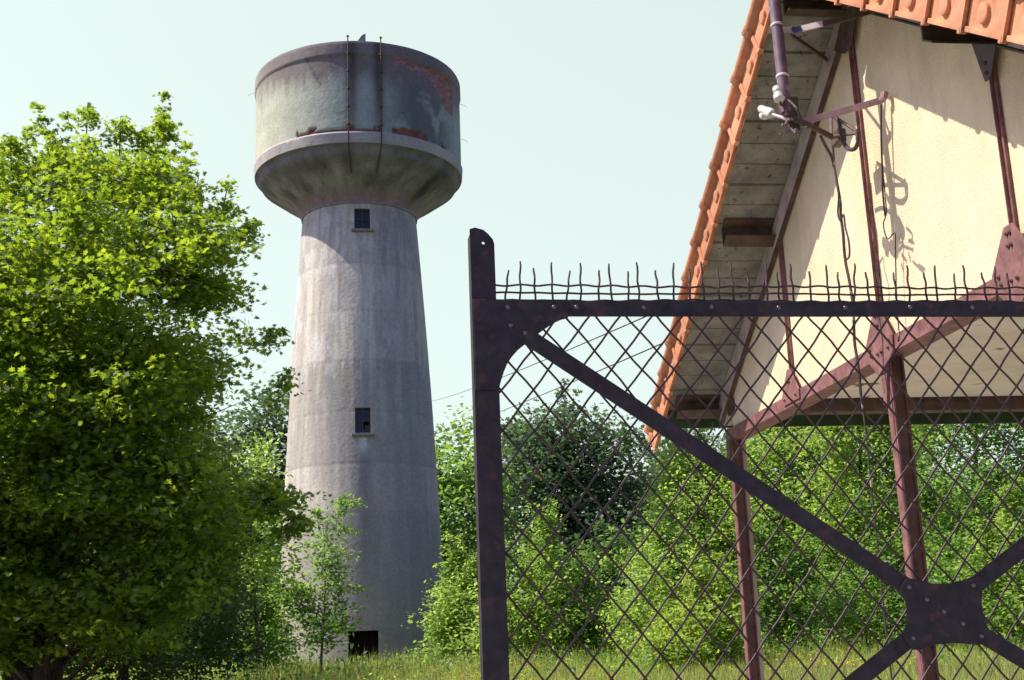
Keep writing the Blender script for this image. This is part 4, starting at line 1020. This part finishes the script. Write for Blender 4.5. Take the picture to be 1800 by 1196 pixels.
tree('lime_tree', 'shadowy tree closing the gap below the right side of the maple', 'tree', [(60, 800), (120, 700), (250, 660), (350, 720), (420, 820), (440, 960), (400, 1080), (300, 1140), (80, 1140)], 30, 800, 26, .11, .6, L_shade, 14, foot=(215, 30), trunk_r=.14, thick=.9, limbs=30, warp=.07)
# undergrowth and saplings in the maple's shade
def bush(name, label, x0, y0, x1, y1, Y, ncl, mat_, seed, cat='bush', size=.07, rc=.32, group=None, trunk_r=.03, jag=.12, **kw):
    rs = np.random.RandomState(seed + 99); n = 14; cx_, cy_ = (x0 + x1) / 2, y1; ol = []
    for i in range(n + 1):
        t = pi * i / n; k_ = 1 + rs.uniform(-jag, jag)
        ol.append((cx_ - (x1 - x0) / 2 * cos(t) * (1 + rs.uniform(-jag, jag) * .5), y1 - (y1 - y0) * (sin(t) ** .7) * k_))
    return tree(name, label, cat, ol, Y, ncl, kw.pop('per', 24), size, rc, mat_, seed, trunk_r=trunk_r, group=group, warp=kw.pop('warp', .17), nsh=kw.pop('nsh', 26), bough=kw.pop('bough', 20), limbs=kw.pop('limbs', 10), bark=kw.pop('bark', M_bark), **kw)
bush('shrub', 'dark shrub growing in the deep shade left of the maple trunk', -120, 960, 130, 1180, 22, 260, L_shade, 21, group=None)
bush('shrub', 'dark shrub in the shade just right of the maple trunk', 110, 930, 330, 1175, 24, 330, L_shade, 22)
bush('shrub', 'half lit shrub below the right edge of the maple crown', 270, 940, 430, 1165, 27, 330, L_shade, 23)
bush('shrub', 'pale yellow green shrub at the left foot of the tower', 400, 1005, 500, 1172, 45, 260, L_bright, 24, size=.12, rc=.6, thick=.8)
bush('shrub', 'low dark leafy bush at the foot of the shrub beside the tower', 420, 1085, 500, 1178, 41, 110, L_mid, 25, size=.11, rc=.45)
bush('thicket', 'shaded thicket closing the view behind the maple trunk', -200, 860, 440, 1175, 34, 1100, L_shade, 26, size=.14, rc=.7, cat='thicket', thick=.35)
# trees seen between maple and tower
tree('oak_tree', 'blue green tree behind the tower, showing between maple and shaft', 'tree', [(300, 760), (390, 735), (440, 690), (500, 672), (560, 690), (600, 800), (600, 1060), (520, 1130), (350, 1120), (250, 1000)], 78, 700, 26, .30, 1.5, L_dark, 31, foot=(470, 78), trunk_r=.4, gap=.44, limbs=25, thick=.6, shape=LOBED)
tree('lime_tree', 'yellow green young tree left of the tower behind the maple branches', 'tree', [(405, 800), (430, 745), (470, 760), (490, 800), (480, 880), (500, 960), (470, 1050), (410, 1040), (400, 900)], 38, 220, 24, .12, .6, L_bright, 32, foot=(450, 38), trunk_r=.08, gap=.5)
# right of the tower
tree('lime_tree', 'loose green tree standing just right of the tower shaft', 'tree', [(700, 790), (745, 745), (790, 770), (815, 748), (850, 790), (880, 860), (870, 1000), (800, 1090), (700, 1080), (660, 900)], 72, 640, 24, .27, 1.3, L_mid, 33, foot=(800, 72), trunk_r=.32, gap=.46, limbs=25, thick=.6)
bush('shrub', 'bright green shrub at the right foot of the tower', 762, 985, 864, 1165, 47, 420, L_bright, 34, size=.13, rc=.55, thick=.7, jag=.12, warp=.06)
bush('shrub', 'low pale shrub seen through the lower left of the gate mesh', 880, 950, 1010, 1150, 44, 420, L_bright, 35, size=.13, rc=.65, jag=.2)
# sapling in front of the tower
tree('young_ash_tree', 'slender open sapling growing in front of the tower beside its doorway', 'tree',
     [(590, 870), (604, 868), (622, 890), (596, 915), (588, 935), (625, 950), (622, 985), (590, 1000), (600, 1020), (645, 1030), (630, 1060), (600, 1070), (612, 1100), (590, 1150), (540, 1150), (532, 1110), (500, 1062), (492, 1030), (500, 1000), (535, 1015), (556, 1000), (545, 960), (566, 935), (556, 905), (566, 890), (580, 905)],
     41, 190, 18, .12, .36, L_mid, 36, twigs=True, bough=6, foot=(566, 41), trunk_r=.055, gap=.30, limbs=44, thick=.45, bark=M_greybark, shape=SIMPLE, shoots=[(590, 900, 606, 862, 6), (560, 905, 556, 888, 4)], limb_r=.6)
# large dark tree behind the gate
tree('oak_tree', 'large dark blue green oak seen through the gate mesh', 'tree', [(870, 790), (885, 745), (940, 722), (1000, 715), (1060, 720), (1110, 745), (1140, 790), (1168, 830), (1160, 880), (1180, 960), (1120, 1010), (1060, 1060), (960, 1060), (900, 1000), (865, 930), (855, 860)], 82, 800, 26, .28, 1.25, L_dark, 43, bough=26, warp=.02, fillf=.08, nsh=4,
     foot=(1010, 82), trunk_r=.75, gap=.47, limbs=60, thick=.7, shape=LOBED, bark=M_bark)
tree('oak_tree', 'distant bluish tree showing low between the oak and the shed post', 'tree', [(1120, 830), (1150, 785), (1190, 775), (1230, 790), (1260, 830), (1260, 960), (1200, 1040), (1110, 1000)], 105, 380, 24, .38, 1.9, L_dark, 42, foot=(1190, 105), trunk_r=.4, gap=.4, limbs=14, thick=.6)
# bright belt behind the shed
belt = [
 ('ash_tree', 'sunny yellow green tree between the gate brace and the corner post', [(1130, 900), (1160, 830), (1200, 800), (1250, 800), (1290, 770), (1340, 800), (1360, 900), (1350, 1040), (1290, 1090), (1180, 1080), (1120, 1010)], 52, 800, L_bright, 51),
 ('ash_tree', 'bright tree rising behind the corner post of the shed', [(1290, 800), (1310, 755), (1350, 730), (1400, 720), (1460, 735), (1490, 790), (1500, 900), (1470, 1000), (1400, 1040), (1320, 1030), (1280, 920)], 50, 850, L_bright, 52),
 ('ash_tree', 'green tree between the two shed posts', [(1430, 790), (1450, 720), (1520, 700), (1590, 710), (1640, 770), (1650, 900), (1620, 1010), (1540, 1060), (1450, 1040), (1420, 930)], 47, 850, L_bright, 53),
 ('ash_tree', 'darker green tree under the shed ceiling at the right edge', [(1590, 780), (1610, 700), (1700, 680), (1790, 690), (1880, 740), (1900, 900), (1850, 1020), (1740, 1060), (1640, 1040), (1590, 930)], 44, 900, L_mid, 54),
]
for nm, lab, ol, Y, nc, m_, sd_ in belt:
    tree(nm, lab, 'tree', ol, Y, nc, 32, .135, .75, m_, sd_, trunk_r=.16, gap=.46, limbs=30, thick=.8, warp=.14, nsh=40, bough=26, fillf=.14, foot=(sum(p[0] for p in ol) / len(ol), Y))
tree('dark_thicket', 'dense dark thicket low behind the bright trees under the shed', 'thicket', [(1050, 960), (1150, 900), (1300, 880), (1500, 860), (1700, 840), (1900, 850), (1900, 1080), (1500, 1090), (1200, 1100), (1050, 1090)], 60, 900, 24, .25, 1.2, L_mid, 55, trunk_r=.1, gap=.3, limbs=20, thick=.3, foot=(1450, 60))
bsh = [('ragged hedge shrub filling the low gap between gate stile and first brace', 860, 1010, 1180, 1150, 54, L_mid), ('long low bramble bank behind the two shed posts', 1250, 960, 1560, 1125, 52, L_mid), ('long low bramble bank at the right behind the centre plate', 1520, 950, 1880, 1120, 50, L_mid), ('bright bushy shrub right of the gate stile at meadow height', 960, 1000, 1110, 1150, 45, L_mid), ('yellow green shrub below the gate brace', 1080, 960, 1220, 1140, 40, L_bright), ('broad bright bush left of the corner post foot', 1150, 1040, 1300, 1160, 36, L_yellow), ('leafy bush just right of the corner post', 1310, 960, 1440, 1125, 40, L_mid), ('dark bush left of the brown second post', 1430, 950, 1600, 1118, 42, L_mid), ('bush between the second post and the centre plate', 1600, 930, 1730, 1115, 39, L_mid), ('bush at the right edge above the lower gate brace', 1700, 920, 1860, 1110, 37, L_bright)]
for i, (lab, x0, y0, x1, y1, Y, m_) in enumerate(bsh):
    bush('shrub', lab, x0, y0, x1, y1, Y, 330, m_, 70 + i, size=.115, rc=.5, jag=.2)
# old post beside the maple
pb = atY(34, 1190, 19); MB().tube([[pb[0], 19, 0], [pb[0] + .02, 19, .9], [pb[0] + .03, 19.02, 1.62]], [.11, .10, .09], 12).build('tree_stump', M_greybark, None, smooth=True)
tag(bpy.context.scene.objects['tree_stump'], 'short grey weathered post in the shade left of the maple trunk', 'stump')

# ------------------------------------------------------------------ meadow
def grass(name, label, n, y0, y1, h0, h1, material, seed, xr=(-.5, .5), dens=1.2, w_=.012, heads=False, patch=0, hfun=None):
    rs = np.random.RandomState(seed); Y = y0 * (y1 / y0) ** (rs.rand(n) ** dens); X = Y * rs.uniform(xr[0], xr[1], n)
    if patch:
        k_ = fbm(X * .25 + 50, Y * .25, seed) > patch; X = X[k_]; Y = Y[k_]; n = len(X)
    H = rs.uniform(h0, h1, n) * (1 + .45 * sstep(28, 44, Y)) * (.65 + .7 * fbm(X * .4 + 9, Y * .4 + 3, seed + 1)); wd = w_ * rs.uniform(.6, 1.3, n) * np.maximum(1, Y / 28)
    a = rs.uniform(0, 2 * pi, n); lean = rs.uniform(.05, .45, n) * H; la = rs.uniform(0, 2 * pi, n)
    dx, dy = np.cos(a) * wd, np.sin(a) * wd; lx, ly = np.cos(la) * lean, np.sin(la) * lean
    V = np.zeros((n, 5, 3)); 
    V[:, 0] = np.stack([X - dx, Y - dy, 0 * X], 1); V[:, 1] = np.stack([X + dx, Y + dy, 0 * X], 1)
    V[:, 2] = np.stack([X + dx * .8 + lx * .35, Y + dy * .8 + ly * .35, H * .6], 1); V[:, 3] = np.stack([X - dx * .8 + lx * .35, Y - dy * .8 + ly * .35, H * .6], 1)
    V[:, 4] = np.stack([X + lx, Y + ly, H], 1)
    base = np.arange(n) * 5
    lv = np.stack([base, base + 1, base + 2, base + 3, base + 3, base + 2, base + 4], 1).ravel().astype(np.int32)
    ls = np.stack([np.arange(n) * 7, np.arange(n) * 7 + 4], 1).ravel().astype(np.int32); lt = np.tile([4, 3], n).astype(np.int32)
    me = bpy.data.meshes.new(name); me.vertices.add(n * 5); me.vertices.foreach_set('co', V.ravel().astype(np.float32)); me.loops.add(len(lv)); me.loops.foreach_set('vertex_index', lv)
    me.polygons.add(2 * n); me.polygons.foreach_set('loop_start', ls); me.polygons.foreach_set('loop_total', lt); me.update(); me.validate()
    tone = np.clip(.5 + .2 * rs.normal(size=n) + .5 * (fbm(X * .5, Y * .5, seed + 2) - .5), 0, 1)
    at = me.attributes.new('tone', 'FLOAT', 'POINT'); at.data.foreach_set('value', np.repeat(tone, 5).astype(np.float32))
    me.materials.append(material); o = bpy.data.objects.new(name, me); link(o); return tag(o, label, 'grass' if 'grass' in name else 'plants', kind='stuff')
L_grass = leaf_mat('grass_blade', (0.27, 0.36, 0.09), (0.56, 0.74, 0.14), .45)
L_straw = leaf_mat('straw_blade', (0.30, 0.26, 0.12), (0.34, 0.30, 0.12), .35)
grass('tall_grass', 'tall green meadow grass below the tower and shed', 190000, 17, 100, .35, .85, L_grass, 91, xr=(-.8, .65))
grass('dry_grass', 'scattered straw coloured seed stems above the meadow', 14000, 17, 60, .65, 1.05, L_straw, 92, w_=.008, patch=.45)
# weeds with yellow heads
def flowers():
    rs = np.random.RandomState(77); n = 5200; Y = rs.uniform(24, 52, n); X = Y * rs.uniform(-.12, .45, n); k_ = fbm(X * .3 + 3, Y * .3, 8) > .52; X, Y = X[k_], Y[k_]; n = len(X)
    Z = rs.uniform(.45, .85, n); P = np.repeat(np.stack([X, Y, Z], 1), 5, 0) + rs.normal(size=(n * 5, 3)) * [.05, .05, .03]
    o = leaves('yellow_weeds', P, rs.normal(size=(n * 5, 3)) * .4 + [0, 0, 1], .035 * rs.uniform(.6, 1.3, n * 5), rs.rand(n * 5), SIMPLE, leaf_mat('weed_flower', (0.62, 0.52, 0.05), (0.5, 0.45, 0.05), .3), None, rs, np.zeros(3))
    tag(o, 'patches of small yellow flower heads among the grass', 'flowers', kind='stuff')
flowers()
def weeds():
    rs = np.random.RandomState(78); n = 9000; Y = rs.uniform(26, 58, n); X = Y * rs.uniform(-.45, .48, n); k_ = fbm(X * .35 + 31, Y * .35 + 5, 18) > .55; X, Y = X[k_], Y[k_]; n = len(X)
    H = rs.uniform(.3, 1.15, n) * (.5 + 1.0 * fbm(X * .8, Y * .8 + 9, 28)); m = 7
    P = np.repeat(np.stack([X, Y, H], 1), m, 0) + rs.normal(size=(n * m, 3)) * [.09, .09, .12]; P[:, 2] = np.maximum(P[:, 2], .05)
    o = leaves('meadow_weeds', P, rs.normal(size=(n * m, 3)) * .6 + [0, 0, .8], .07 * rs.uniform(.5, 1.4, n * m), rs.rand(n * m), SIMPLE, L_mid, None, rs, np.zeros(3))
    tag(o, 'broad leaved weeds standing in loose patches in the meadow', 'weeds', kind='stuff')
weeds()
